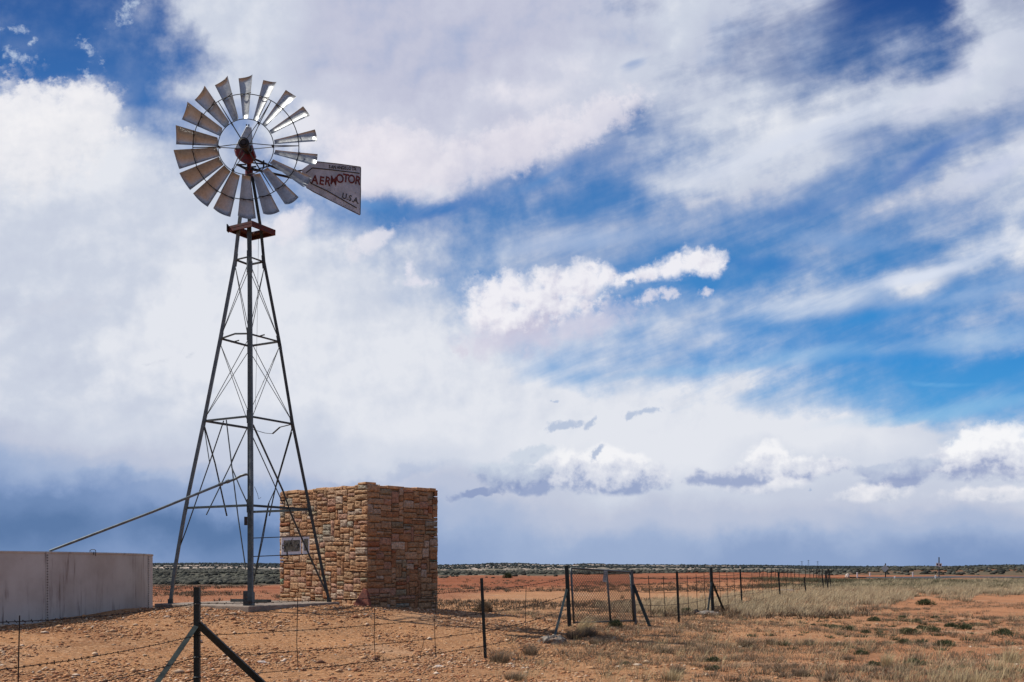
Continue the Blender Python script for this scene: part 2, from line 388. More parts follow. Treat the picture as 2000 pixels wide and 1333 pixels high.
M_galmesh = mat("chain_mesh_wire", (.03, .028, .026), .6, .4, .2, 12)
M_conc = mat('weathered_concrete', (.235, .185, .145), .9, 0, .25, 5, .006, 30, (.16, .10, .065), (.5, .72))
M_white = mat('white_paint', (.72, .70, .68), .7, 0, .1, 8, 0, 40, (.3, .25, .2), (.62, .75))
M_greysign = mat('grey_sign_metal', (.30, .31, .31), .6, .3, .2, 6)
M_black = mat('black_paint', (.02, .018, .018), .7, 0, .2, 10)
M_letter = mat('faded_red_letter', (.10, .012, .012), .7, 0, .5, 14)
M_core = mat('mortar', (.30, .215, .14), .95, 0, .25, 9, .006, 40)

def galv_vane():
    m = bpy.data.materials.new('galvanised_vane'); m.use_nodes = True; G = NT(m.node_tree); G.n.clear()
    out = G.new('ShaderNodeOutputMaterial'); bs = G.new('ShaderNodeBsdfPrincipled'); G.l.new(bs.outputs[0], out.inputs[0])
    co = G.new('ShaderNodeTexCoord').outputs['Object']
    v = G.new('ShaderNodeTexVoronoi'); G.l.new(co, v.inputs['Vector']); v.inputs['Scale'].default_value = 34
    sv = G.new('ShaderNodeSeparateColor'); G.l.new(v.outputs['Color'], sv.inputs[0])
    n = G.noise(co, 9, 6, .65)
    k = G.m('ADD', G.m('MULTIPLY', sv.outputs[0], .12), G.m('MULTIPLY', n, .5))
    base = G.ramp(k, [(.15, (.30, .31, .32)), (.45, (.47, .49, .50)), (.7, (.64, .66, .68))])
    G.l.new(base, bs.inputs['Base Color']); bs.inputs['Metallic'].default_value = .75
    G.put(bs.inputs['Roughness'], G.step(n, .3, .7, .40, .56))
    b = G.new('ShaderNodeBump'); b.inputs['Strength'].default_value = .8; b.inputs['Distance'].default_value = .004
    G.l.new(G.noise(co, 22, 4, .6), b.inputs['Height']); G.l.new(b.outputs[0], bs.inputs['Normal'])
    return m
M_vane = galv_vane()
M_tail = mat('weathered_tail_sheet', (.36, .40, .46), .55, .1, .22, 5, .002, 16, (.13, .10, .09), (.58, .74))

def tank_mat():
    m = bpy.data.materials.new('tank_steel'); m.use_nodes = True; G = NT(m.node_tree); G.n.clear()
    out = G.new('ShaderNodeOutputMaterial'); bs = G.new('ShaderNodeBsdfPrincipled'); G.l.new(bs.outputs[0], out.inputs[0])
    co = G.new('ShaderNodeTexCoord').outputs['Object']
    n = G.noise(co, .9, 6, .6); n2 = G.noise(G.v('MULTIPLY', co, (9, 9, .8)), 1.0, 6, .62)
    base = G.mix(G.step(n, .35, .7), (.50, .475, .44, 1), (.38, .34, .305, 1))
    base = G.mix(G.m('MULTIPLY', G.step(n2, .52, .72), G.step(G.noise(co, .7, 3, .5), .40, .56)), base, (.13, .085, .07, 1))
    base = G.mix(G.step(G.noise(G.v('ADD', co, (9, 2, 1)), 7, 6, .7), .66, .74, 0, .6), base, (.20, .13, .10, 1))
    G.l.new(base, bs.inputs['Base Color']); bs.inputs['Roughness'].default_value = .6; bs.inputs['Metallic'].default_value = .15
    b = G.new('ShaderNodeBump'); b.inputs['Distance'].default_value = .01; b.inputs['Strength'].default_value = .6
    G.l.new(G.noise(co, 2.5, 4, .5), b.inputs['Height']); G.l.new(b.outputs[0], bs.inputs['Normal'])
    return m
M_tank = tank_mat()

def stone_mat():
    m = bpy.data.materials.new('sandstone'); m.use_nodes = True; G = NT(m.node_tree); G.n.clear()
    out = G.new('ShaderNodeOutputMaterial'); bs = G.new('ShaderNodeBsdfPrincipled'); G.l.new(bs.outputs[0], out.inputs[0])
    co = G.new('ShaderNodeTexCoord').outputs['Object']
    c = G.new('ShaderNodeAttribute', attribute_name='Col').outputs['Color']
    n = G.noise(co, 16, 7, .68); n2 = G.noise(G.v('MULTIPLY', co, (1, 1, 4)), 6, 5, .6)
    k = G.step(n, .28, .72, .6, 1.35)
    base = G.mix(1.0, c, G.xyz(k, k, k), 'MULTIPLY')
    base = G.mix(G.step(n2, .56, .74, 0, .5), base, (.24, .13, .07, 1))
    base = G.mix(G.step(G.noise(G.v('ADD', co, (4, 4, 4)), 3.1, 5, .6), .6, .72, 0, .45), base, (.11, .075, .05, 1))
    G.l.new(base, bs.inputs['Base Color']); bs.inputs['Roughness'].default_value = .9; bs.inputs['Specular IOR Level'].default_value = .25
    b = G.new('ShaderNodeBump'); b.inputs['Distance'].default_value = .03; b.inputs['Strength'].default_value = 1
    G.l.new(n, b.inputs['Height']); G.l.new(b.outputs[0], bs.inputs['Normal'])
    return m
M_stone = stone_mat()

def ground_mat():
    m = bpy.data.materials.new('desert_ground'); m.use_nodes = True; G = NT(m.node_tree); G.n.clear()
    out = G.new('ShaderNodeOutputMaterial'); bs = G.new('ShaderNodeBsdfPrincipled'); G.l.new(bs.outputs[0], out.inputs[0])
    geo = G.new('ShaderNodeNewGeometry').outputs['Position']
    at = G.new('ShaderNodeAttribute', attribute_name='Col'); c = at.outputs['Color']
    zn = G.new('ShaderNodeAttribute', attribute_name='Zone').outputs['Color']
    zs = G.new('ShaderNodeSeparateColor'); G.l.new(zn, zs.inputs[0])      # R scrub speckle, G pale rock speckle, B gravel
    n1 = G.noise(geo, 14, 8, .7); n2 = G.noise(geo, .55, 6, .6); n3 = G.noise(geo, 60, 5, .65)
    k = G.m('MULTIPLY', G.step(n1, .3, .72, .62, 1.34), G.step(n2, .3, .7, .84, 1.15))
    base = G.mix(1.0, c, G.xyz(k, k, k), 'MULTIPLY')
    # pebbles too small to model
    vr = G.new('ShaderNodeTexVoronoi'); G.l.new(geo, vr.inputs['Vector']); vr.inputs['Scale'].default_value = 26
    vs = G.new('ShaderNodeSeparateColor'); G.l.new(vr.outputs['Color'], vs.inputs[0])
    peb = G.m('MULTIPLY', G.m('GREATER_THAN', vs.outputs[0], .55), zs.outputs[2])
    base = G.mix(G.m('MULTIPLY', peb, .5), base, G.mix(vs.outputs[1], (.30, .13, .06, 1), (.60, .38, .22, 1)))
    base = G.mix(G.m('MULTIPLY', G.step(n3, .54, .68), G.m('MULTIPLY_ADD', zs.outputs[2], .35, .4)), base, (.10, .04, .02, 1))
    # scrub on the far plain and pale rock on the mesa flank: real bush-sized and ledge-sized patches
    far = G.v('MULTIPLY', geo, (1.0, .32, 1.0))
    s1 = G.noise(far, .35, 6, .75); s2 = G.noise(G.v('ADD', far, (31, 7, 0)), .16, 7, .74)
    base = G.mix(G.m('MULTIPLY', G.step(s1, .44, .56), zs.outputs[0]), base, (.045, .05, .03, 1))
    base = G.mix(G.m('MULTIPLY', G.step(s2, .55, .60), zs.outputs[1]), base, (.62, .47, .38, 1))
    G.l.new(base, bs.inputs['Base Color']); bs.inputs['Roughness'].default_value = .95; bs.inputs['Specular IOR Level'].default_value = .15
    b = G.new('ShaderNodeBump'); b.inputs['Distance'].default_value = .05; b.inputs['Strength'].default_value = .9
    hh = G.m('ADD', G.m('MULTIPLY', n1, .38), G.m('ADD', G.m('MULTIPLY', n3, .5), G.m('MULTIPLY', G.m('MULTIPLY', peb, G.m('SUBTRACT', 1, vr.outputs['Distance'])), .25)))
    G.l.new(hh, b.inputs['Height']); G.l.new(b.outputs[0], bs.inputs['Normal'])
    return m
M_ground = ground_mat()
def blade_mat(name, trans=.25):
    m = bpy.data.materials.new(name); m.use_nodes = True; G = NT(m.node_tree); G.n.clear()
    out = G.new('ShaderNodeOutputMaterial'); bs = G.new('ShaderNodeBsdfPrincipled')
    c = G.new('ShaderNodeAttribute', attribute_name='Col').outputs['Color']
    co = G.new('ShaderNodeNewGeometry').outputs['Position']
    k = G.step(G.noise(co, 5, 4, .6), .3, .7, .75, 1.25)
    c = G.mix(1.0, c, G.xyz(k, k, k), 'MULTIPLY')
    G.l.new(c, bs.inputs['Base Color']); bs.inputs['Roughness'].default_value = .8; bs.inputs['Specular IOR Level'].default_value = .2
    tr = G.new('ShaderNodeBsdfTranslucent'); G.l.new(c, tr.inputs[0])
    mx = G.new('ShaderNodeMixShader'); mx.inputs[0].default_value = trans
    G.l.new(bs.outputs[0], mx.inputs[1]); G.l.new(tr.outputs[0], mx.inputs[2]); G.l.new(mx.outputs[0], out.inputs[0])
    return m
M_blade = blade_mat('dry_plants')
M_pebble = mat('pebble_stone', (.4, .25, .15), .9, 0, .25, 30, vcol=True, spec=.2)
M_rock = mat('red_rock', (.17, .05, .03), .85, 0, .35, 12, .01, 25)
M_rockgrey = mat('grey_rock', (.17, .145, .12), .9, 0, .5, 9, .03, 18, (.28, .15, .08), (.5, .66))
M_palerock = mat('pale_rock', (.6, .5, .42), .9, 0, .2, 10, .01, 25)
M_asphalt = mat('asphalt', (.05, .05, .052), .9, 0, .2, 3)

# ------------------------------------------------------------------ terrain
ctrl = []   # known ground points x, y, z
def cz(px, py, D): v = P(px, py, D); ctrl.append((v.x, v.y, v.z))
for a in [(383,1343,13.3), (505,1337,13.6), (943,1285,17.75), (1112,1226,22.5), (1243,1222,24), (1323,1218,26.9), (1389,1198,33.7), (1447,1188,38.8), (1080,1248,20.2), (1272,1228,23.6)]: cz(*a)
ctrl += [(-9, 18, .54), (-8.25, 23.5, .53), (-7, 20, .66), (-11, 16.8, .45), (-14, 15, .42), (-16, 22, .5), (-12, 27, .5), (-5.7, 20.0, .66), (-7.6, 22.2, .68), (-3.9, 22.0, .72),
         (-5.7, 24.2, .7), (-3.2, 22.8, .68), (-5.8, 25.6, .68), (-1.85, 24.6, .53), (-4.3, 27.5, .5), (-3, 20.3, .48), (-4.5, 18, .34), (-1.2, 21, .34), (-6.5, 16, .27), (-6.8, 13.5, .12), (-8, 11, .05),
         (-4, 8, 0), (0, 8, 0), (4, 8, 0), (0, 13, 0), (4, 14, 0), (9, 16, 0), (4, 20, .02), (10, 25, 0), (8, 30, .0), (16, 34, 0), (14, 42, 0), (0, 25.5, .36), (1, 29, .18), (3, 32, .1),
         (-2, 31, .1), (-8, 34, .0), (-18, 34, 0), (-26, 24, 0), (-22, 14, .1), (0, 40, 0), (-12, 44, 0), (10, 50, 0), (-30, 40, 0), (30, 40, 0), (30, 20, 0), (20, 10, 0), (-16, 6, 0), (-30, 10, 0), (0, 0, 0), (15, 0, 0), (-15, 0, 0), (25, 60, 0), (0, 60, 0), (-25, 60, 0)]
C = np.array(ctrl, float)
def tps(r2): return np.where(r2 > 1e-9, .5*r2*np.log(np.maximum(r2, 1e-9)), 0)
n_ = len(C); K = tps(((C[:, None, :2]-C[None, :, :2])**2).sum(-1)) + np.eye(n_)*.3
Pm = np.c_[np.ones(n_), C[:, :2]]; Amat = np.block([[K, Pm], [Pm.T, np.zeros((3, 3))]])
wts = np.linalg.solve(Amat, np.r_[C[:, 2], 0, 0, 0])
def mound(x, y):
    s = wts[n_] + wts[n_+1]*x + wts[n_+2]*y
    for i in range(n_): s = s + wts[i]*tps((x-C[i, 0])**2+(y-C[i, 1])**2)
    d = np.hypot(x, y-25); fade = np.clip((48-d)/14, 0, 1)
    return s*fade*fade*(3-2*fade)
def sstep(x, a, b):
    t = np.clip((x-a)/(b-a), 0, 1); return t*t*(3-2*t)
def skyrow(px):
    """photo row of the far skyline for a column"""
    r = np.interp(px, [-3000, 0, 300, 420, 560, 860, 930, 960, 1020, 1060, 1110, 1150, 1200, 1320, 1420, 1500, 1560, 1600, 1660, 1740, 1780, 1860, 1900, 1960, 2000, 5000],
                  [1104, 1102, 1102, 1101, 1102, 1105, 1103.5, 1101.5, 1101.5, 1104, 1104.5, 1102, 1104, 1105, 1105.5, 1105.5, 1106, 1106.5, 1107.5, 1109, 1110, 1111, 1109, 1107, 1107.5, 1106])
    return r
def height(x, y):
    x = np.asarray(x, float); y = np.asarray(y, float)
    d = np.hypot(x, y); z = mound(x, y) if np.ndim(x) == 0 or x.size < 3e6 else 0
    z = z + .05*fbm(x*.35, y*.35, 3)*sstep(d, 5, 12) + .035*fbm(x*1.4, y*1.4, 3)*np.clip((90-d)/40, 0, 1)
    # erosion and low red banks on the plain
    z = z + .55*np.clip(fbm(x*.045, y*.045, 4)+.02, 0, 1)*sstep(d, 45, 90)*(1-sstep(d, 260, 500))
    px = CX + F*x/np.maximum(y, 1e-3); px = np.where(y > 20, px, 0)
    z = z + 1.35*sstep(px, 1560, 1800)*sstep(y, 165, 230)*(.55+.8*np.clip(fbm(x*.02+5, y*.02, 4)+.3, 0, 1))*(1-sstep(y, 500, 900))
    # the long mesa / hills
    row = skyrow(px); D0 = 760.0
    top = CZ + (HY-row)/F*D0
    q = np.clip((y-270)/(D0-270), 0, 1); z = z + top*q*(y > 0) + 1.0*fbm(x*.012, y*.012, 4)*np.clip(q*4, 0, 1)*(1-sstep(q, .8, 1))
    z = z - sstep(y, D0*1.06, 4500)*12
    return z
def hz(x, y): return float(height(np.array([x]), np.array([y]))[0])

yr = np.r_[np.linspace(.5, 11, 22)[:-1], np.arange(11, 34, .075), 34*np.exp(np.linspace(0, math.log(9000/34), 330))]
yr = np.r_[-np.array([9000, 3000, 900, 300, 100, 30, 10, 3.]), yr]
tx = np.r_[-np.array([60, 20, 8, 4, 2, 1.2, .8]), np.linspace(-.62, .62, 520), np.array([.8, 1.2, 2, 4, 8, 20, 60])]
YY, TT = np.meshgrid(yr, tx, indexing='ij')
XX = TT*np.maximum(np.abs(YY), 6.0)
ZZ = height(XX, YY)
ZZ = np.where(YY < 0, 0, ZZ)
PXc = CX + F*XX/np.maximum(YY, 6)
near = YY
g = fbm(XX*.3, YY*.3, 4); g2 = fbm(XX*.09+7, YY*.09, 4); g3 = fbm(XX*.02+3, YY*.02, 4)
tan_c = np.array([.375, .183, .080]); sand = np.array([.355, .158, .072]); redp = np.array([.235, .074, .030]); scrub = np.array([.12, .105, .078]); hillc = np.array([.24, .20, .165]); ridge = np.array([.035, .045, .05]); paler = np.array([.40, .26, .16])
def mixc(a, b, t): return a*(1-t[..., None]) + b*t[..., None]
colr = np.broadcast_to(tan_c, XX.shape+(3,)).copy()
gravel = sstep(-(XX*.75 - YY*.28) + g*2, -.5, 3.5)*(1-sstep(YY, 50, 75))
colr = mixc(colr, sand, np.clip(1-gravel, 0, 1))
colr = mixc(colr, paler, sstep(fbm(XX*.5, YY*.9, 4), .1, .5)*.5*(YY < 60))
colr = mixc(colr, np.array([.27, .115, .05]), sstep(fbm(XX*.7+9, YY*1.1, 4), .12, .45)*.55*(YY < 60))
ps0 = np.interp(PXc, [600, 880, 1050, 1500, 1700], [34, 40, 62, 75, 110]); plain = sstep(YY+g*8, ps0, ps0*1.45)
colr = mixc(colr, redp, plain)
colr = mixc(colr, np.array([.34, .14, .065]), plain*sstep(fbm(XX*.03, YY*.12, 4), .12, .35)*.7)
# where the red ends, by bearing
redend = np.interp(PXc, [300, 560, 860, 1100, 1300, 1500, 1620, 1800, 2000], [92, 98, 150, 165, 230, 300, 200, 260, 260])
redend = redend*(1+.35*g3+.1*g2)
sc_ = sstep(YY, redend*.9, redend*1.12)
colr = mixc(colr, scrub, sc_)
colr = mixc(colr, np.array([.26, .20, .12]), sc_*sstep(fbm(XX*.004, YY*.015, 4), .1, .4)*.7)
colr = mixc(colr, hillc, sstep(YY, 290, 420))
bank = sstep(PXc, 1560, 1760)*sstep(YY, 140, 180)*(1-sstep(YY, 420, 600))
colr = mixc(colr, np.array([.115, .085, .05]), bank*np.clip(.45+2.2*fbm(XX*.02, YY*.05, 4), 0, 1))
colr = mixc(colr, ridge, sstep(PXc, 1500, 1620)*sstep(YY, 380, 460)*(1-sstep(PXc, 2050, 2200)))
# sage and dead-grass belts on the right of the fence
belt = sstep(PXc, 1480, 1640)*sstep(YY, 60, 75)*(1-sstep(YY, 118, 126))
colr = mixc(colr, np.array([.15, .13, .075]), belt*.8)
zone = np.zeros(XX.shape+(3,))
zone[..., 0] = np.clip(sc_*(1-.45*sstep(YY, 290, 400)) + .25*sstep(YY, 60, 80)*sstep(g2, .0, .3), 0, 1)
zone[..., 1] = sstep(YY, 250, 340)*(1-sstep(PXc, 1480, 1560))
zone[..., 2] = np.clip(gravel + .25*(YY < 60), 0, 1)
ny, nx = XX.shape
verts = np.c_[XX.ravel(), YY.ravel(), ZZ.ravel()]
idx = np.arange(ny*nx).reshape(ny, nx)
quads = np.stack([idx[:-1, :-1], idx[:-1, 1:], idx[1:, 1:], idx[1:, :-1]], -1).reshape(-1, 4)
me = bpy.data.meshes.new('ground')
me.vertices.add(len(verts)); me.vertices.foreach_set('co', verts.ravel().astype(np.float32))
me.loops.add(quads.size); me.loops.foreach_set('vertex_index', quads.ravel().astype(np.int32))
me.polygons.add(len(quads)); me.polygons.foreach_set('loop_start', np.arange(0, quads.size, 4, dtype=np.int32))
me.polygons.foreach_set('use_smooth', np.ones(len(quads), bool))
me.update(calc_edges=True)
for nm, arr in (('Col', colr), ('Zone', zone)):
    at = me.color_attributes.new(nm, 'FLOAT_COLOR', 'POINT'); c4 = np.ones((ny*nx, 4), np.float32); c4[:, :3] = arr.reshape(-1, 3)
    at.data.foreach_set('color', c4.ravel())
tag(link('ground', me, M_ground), kind='structure')

# road: a thin strip of asphalt crossing behind, right of the paddock fence
mb = MB(); xs = np.linspace(45, 330, 60)
rz = lambda x, y: hz(x, y)
row1, row2, row3, row4 = [], [], [], []
for x in xs:
    yc = 134 + (x-45)*.05; z = max(rz(x, yc-4), rz(x, yc), rz(x, yc+4)) + .12
    row1.append((x, yc-5.5, z-.6)); row2.append((x, yc-4, z)); row3.append((x, yc+4, z)); row4.append((x, yc+5.5, z-.6))
vs = row1+row2+row3+row4; n = len(xs)
mb.add(vs, [(r*n+i, r*n+i+1, (r+1)*n+i+1, (r+1)*n+i) for r in range(3) for i in range(n-1)])
tag(mb.build('road', M_asphalt), kind='structure')

# ------------------------------------------------------------------ stone building
def make_building():
    A0 = Vector((-3.24, 23.0)); L = Vector((-5.74, 25.5)); Rr = Vector((-1.83, 24.62)); B = L + (Rr-A0)
    zb, zt = .35, 3.44
    root = empty('stone_building', (-3.8, 24.6, .6), 'square flat-topped building of tan and orange sandstone blocks', 'building')
    core = MB(); ins = .05
    cen = (A0+L+Rr+B)/4
    q = [p + (cen-p).normalized()*ins for p in (A0, Rr, B, L)]
    core.poly([(p.x, p.y, zb) for p in q], (0, 0, zt-zb-.075))
    core.build('mortar_core', M_core, root)
    pal = [((.40,.225,.105), 7), ((.38,.185,.08), 6), ((.44,.26,.135), 6), ((.40,.21,.12), 4), ((.34,.155,.065), 3), ((.46,.32,.20), 2.5), ((.30,.22,.12), 1.6), ((.35,.28,.18), 1.0), ((.17,.21,.12), .22), ((.32,.12,.05), .8)]
    pc = np.array([p[0] for p in pal]); pw = np.array([p[1] for p in pal]); pw = pw/pw.sum()
    V = []; Fc = []; Cc = []
    def face(o, d, length, seed):
        r = random.Random(seed); cell = .046
        nu = int(length/cell); nv = int((zt-zb)/cell); occ = [[False]*nu for _ in range(nv)]
        cu = length/nu; cv = (zt-zb)/nv
        u = Vector((d.x, d.y, 0)); nrm = Vector((d.y, -d.x, 0))
        if nrm.dot(Vector((cen.x, cen.y, 0))-Vector((o.x, o.y, 0))) > 0: nrm = -nrm
        for j in range(nv):
            for i in range(nu):
                if occ[j][i]: continue
                run = 0
                while i+run < nu and not occ[j][i+run]: run += 1
                t = r.random()
                if t < .045: w, h = r.randint(2, 3), r.randint(5, 8)
                elif t < .14: w, h = r.randint(8, 15), 1
                elif t < .42: w, h = r.randint(5, 12), 2
                elif t < .86: w, h = r.randint(4, 10), 3
                else: w, h = r.randint(4, 8), 4
                if run <= w or run-w < 3:
                    w = run
                    if w > 6: h = min(h, 4)
                    if w <= 2: h = r.randint(2, 4)
                h = min(h, nv-j)
                if nv-j-h == 1: h += 1
                for b in range(j, j+h):
                    for a in range(i, i+w): occ[b][a] = True
                if j+h >= nv and r.random() < .28: continue
                topdrop = r.uniform(0, .035) if j+h >= nv else 0
                g = r.uniform(.004, .011)
                u0, u1 = i*cu+g, (i+w)*cu-g; v0, v1 = j*cv+g, (j+h)*cv-g-topdrop
                if i == 0: u0 -= .03
                if i+w >= nu: u1 += .03
                if v1-v0 < .015 or u1-u0 < .015: continue
                dep = r.uniform(.022, .05) + (.02 if (i == 0 or i+w >= nu) else 0)
                n1 = max(4, min(9, int((u1-u0)/.045)+2)); n2 = max(4, min(7, int((v1-v0)/.035)+2))
                b0 = len(V); c = pc[np.searchsorted(np.cumsum(pw), r.random())]*r.uniform(.80, 1.14)*np.array([.85, .90, 1.04])
                skew = r.uniform(-.007, .007)
                for b in range(n2+2):
                    for a in range(n1+2):
                        aa = min(max(a-1, 0), n1-1)/(n1-1); bb = min(max(b-1, 0), n2-1)/(n2-1)
                        rim = a in (0, n1+1) or b in (0, n2+1)
                        eu = min(aa, 1-aa)*(u1-u0); ev = min(bb, 1-bb)*(v1-v0); e = min(eu, ev)
                        dd = -.06 if rim else dep*(.55+.45*min(1, e/.012)) + r.uniform(-.008, .008) + .012*(1-2*bb)*0
                        jx = 0 if rim else r.uniform(-.004, .004)
                        p = Vector((o.x, o.y, 0)) + u*(u0+(u1-u0)*aa+jx) + nrm*dd
                        V.append((p.x, p.y, zb+v0+(v1-v0)*bb + skew*(aa-.5)*2 + (0 if rim else r.uniform(-.004, .004))))
                        Cc.append(c)
                W_ = n1+2
                for b in range(n2+1):
                    for a in range(n1+1):
                        Fc.append((b0+b*W_+a, b0+b*W_+a+1, b0+(b+1)*W_+a+1, b0+(b+1)*W_+a))
    for (o, e, sd) in ((A0, L, 5), (A0, Rr, 9), (Rr, B, 21), (L, B, 31)):
        d = e-o; face(o, d.normalized(), d.length, sd)
    me = np_mesh('stone_wall', V, Fc, np.array(Cc))
    bm = bmesh.new(); bm.from_mesh(me)
    bmesh.ops.recalc_face_normals(bm, faces=bm.faces); bm.to_mesh(me); bm.free()
    link('stone_wall', me, M_stone, root)
    # coping: loose slabs along the top, one high block at the near corner
    V2 = MB(); r = random.Random(3)
    def slab(c, sx, sy, sz, ang):
        M = Matrix.Rotation(ang, 3, 'Z') @ Matrix.Rotation(r.uniform(-.03, .03), 3, 'X')
        V2.box(c, sx, sy, sz, M)
    for (o, e) in ((A0, L), (A0, Rr), (Rr, B), (L, B)):
        d = e-o; n = int(d.length/.42); a = math.atan2(d.y, d.x)
        nn = Vector((cen.x, cen.y)) - (o+e)/2; nn.normalize()
        t = .05
        while t < d.length-.2:
            w = r.uniform(.22, .55); w = min(w, d.length-t-.02)
            p = o + d.normalized()*(t+w/2) + nn*.09
            slab((p.x, p.y, zt-.045+r.uniform(-.02, .012)), w-.015, .24, r.uniform(.05, .085), a); t += w
    p = A0 + (cen-A0).normalized()*.16
    slab((p.x, p.y, zt+.005), .34, .28, .05, R(130))
    o = V2.build('coping', M_stone2, root)
    bv = o.modifiers.new('b', 'BEVEL'); bv.width = .012; bv.segments = 2
    rf = MB(); q = [p + (cen-p).normalized()*.2 for p in (A0, Rr, B, L)]
    rf.poly([(p.x, p.y, zt-.22) for p in q], (0, 0, .1)); rf.build('roof', M_conc, root)
M_stone2 = mat('coping_stone', (.46, .26, .13), .9, 0, .35, 5, .012, 18, (.5, .33, .2), (.5, .7), spec=.2)
make_building()

# leaning red slab at the building's near corner
mb = MB(); a = P(689, 1183, 22.75); b = P(722, 1187, 22.75); c = P(716, 1153, 22.93); d = P(709, 1150, 22.95); e = P(703, 1160, 22.9)
mb.poly([a, b, c, d, e], (.03, .12, .02))
o = mb.build('rock_slab', M_rock); bv = o.modifiers.new('b', 'BEVEL'); bv.width = .012; bv.segments = 2
tag(o, 'rust red pointed rock slab leaning on the near corner of the stone building', 'rock')

# ------------------------------------------------------------------ concrete pad
mb = MB(); h = 1.95
e2 = Vector((-5.7, 22.2)).normalized(); e1 = Vector((e2.y, -e2.x)); c0 = Vector((-5.7, 22.2)); q = [c0-e1*h, c0-e2*h, c0+e1*h, c0+e2*h]
mb.poly([(p.x, p.y, .5) for p in q], (0, 0, .285))
o = mb.build('concrete_pad', M_conc); bv = o.modifiers.new('b', 'BEVEL'); bv.width = .02; bv.segments = 2
tag(o, 'weathered concrete pad under the windmill tower legs', 'concrete pad')

# ------------------------------------------------------------------ windmill
TX, TY = -5.70, 22.2
wm = empty('windmill', (TX, TY, .78), 'tall steel windmill with a bladed wheel and lettered tail on a four-legged tower', 'windmill')
def lvl(py): return CZ + (HY-py)/F*TY
# silhouette of the tower: rows, left column, right column
prof_rows = [(1180, 333, 643), (1120, 341, 630), (1070, 349.5, 620), (995, 363, 605), (826, 399, 571), (665, 431, 545), (510, 460, 515), (447, 467, 509), (345, 480, 492)]
E2 = Vector((TX, TY)).normalized(); E1 = Vector((E2.y, -E2.x))      # the tower stands cornerwise to the viewer
def leg_pts(kind):
    pts = []
    for (py, xl, xr) in prof_rows:
        z = lvl(py); w = (xr-xl)/2/F*TY
        def side(px):   # slide along E1 until the wanted column is met
            k = (px-CX)/F; s_ = (k*TY-TX)/(E1.x-k*E1.y); return Vector((TX+E1.x*s_, TY+E1.y*s_, z))
        if kind == 'L': pts.append(side(xl))
        if kind == 'R': pts.append(side(xr))
        if kind == 'N': pts.append(Vector((TX-E2.x*w, TY-E2.y*w, z)))
        if kind == 'B': pts.append(Vector((TX+E2.x*w, TY+E2.y*w, z)))
    return pts
def TW(r, s_, z):   # tower frame: r to the right, s_ away
    return Vector((TX+E1.x*r+E2.x*s_, TY+E1.y*r+E2.y*s_, z))
LEGS = {k: leg_pts(k) for k in 'LRNB'}
for k in 'LRNB':
    if k in 'NB': LEGS[k][0].z = .775
    w = .064 if k != 'N' else .08
    mb = MB(); mb.angle(LEGS[k], w, .009, up=(0, 1, 0) if k in 'LR' else (1, 0, 0), flip=1 if k in 'LN' else -1)
    # splice plates and bolts
    for i in (3, 4, 5, 6):
        p = LEGS[k][i]; d = (LEGS[k][i+1]-p).normalized()
        mb.bar(p-d*.14, p+d*.14, w*1.15, .03, (0, 1, 0))
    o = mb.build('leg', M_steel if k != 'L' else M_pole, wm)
    ft = MB(); p = LEGS[k][0]; ft.box((p.x, p.y, p.z+.0), .16, .16, .03); ft.box((p.x, p.y, p.z+.06), .09, .09, .12); ft.build('foot_plate', M_steel, o)
def at_row(k, py):
    z = lvl(py)
    pts = LEGS[k]
    for a, b in zip(pts, pts[1:]):
        if a.z <= z <= b.z: return a.lerp(b, (z-a.z)/(b.z-a.z))
    return pts[-1].copy() if z > pts[-1].z else pts[0].copy()
for (py, w) in ((510, .035), (665, .038), (826, .045), (995, .05)):
    ks = 'LNRB'
    for i in range(4):
        a, b = at_row(ks[i], py), at_row(ks[(i+1) % 4], py)
        if py == 826 and ks[i] in 'R': # the bent girt on the far right
            mid = a.lerp(b, .45); mid.z -= .17; pts = [a, a.lerp(b, .28) + Vector((0, 0, -.04)), mid, a.lerp(b, .62)+Vector((0, 0, -.14)), b]
            MB().prof(pts, [(-w/2, -.005), (w/2, -.005), (w/2, .005), (-w/2, .005)]).build('girt', M_steel, wm); continue
        if py == 995 and ks[i] == 'B': continue   # missing here
        pts = [a, b]
        if py == 665 and ks[i] == 'L': pts = [a, a.lerp(b, .5)+Vector((0, 0, .05)), b]
        MB().angle(pts, w, .005, up=(0, 0, 1)).build('girt', M_steel, wm)
def rod(pts, r=.009, m=None, name='brace'): return MB().tube(pts, r, 6).build(name, m or M_steel, wm)
for (p0, p1) in ((826, 665), (665, 510)):
    ks = 'LNRB'
    for i in range(4):
        a, b = ks[i], ks[(i+1) % 4]
        rod([at_row(a, p0-6), at_row(b, p1+8)], .0075); rod([at_row(b, p0-6), at_row(a, p1+8)], .0075)
# heavier, partly loose braces of the lower bays
def face_pt(px, py, k1, k2):
    """point on the tower face between two legs, seen at that column and row"""
    a0, a1 = LEGS[k1][0], LEGS[k1][5]; b0 = LEGS[k2][0]
    n = (a1-a0).cross(b0-a0); o = Vector((0, 0, CZ)); d = P(px, py, 1.0)-o
    t = n.dot(a0-o)/n.dot(d); return o + d*t
def fb(segs, k1, k2, r=.013): rod([face_pt(x, y, k1, k2) for x, y in segs], r)
fb([(399,832), (420,905), (443,1008)], 'L', 'B', .018); fb([(480,842), (452,905), (403,1006)], 'L', 'B', .013)
fb([(398,830), (409,902)], 'L', 'N', .010)
fb([(437,822), (409,905), (362,1040), (352,1066), (345,1095)], 'L', 'N', .013)
fb([(442,821), (452,905), (465,1010), (480,1112)], 'L', 'N', .013)
fb([(452,912), (470,955), (484,985)], 'L', 'N', .013)
fb([(482,838), (452,902)], 'L', 'N', .011)
fb([(494,830), (553,960), (570,1008), (604,1085), (641,1165)], 'N', 'R', .02)
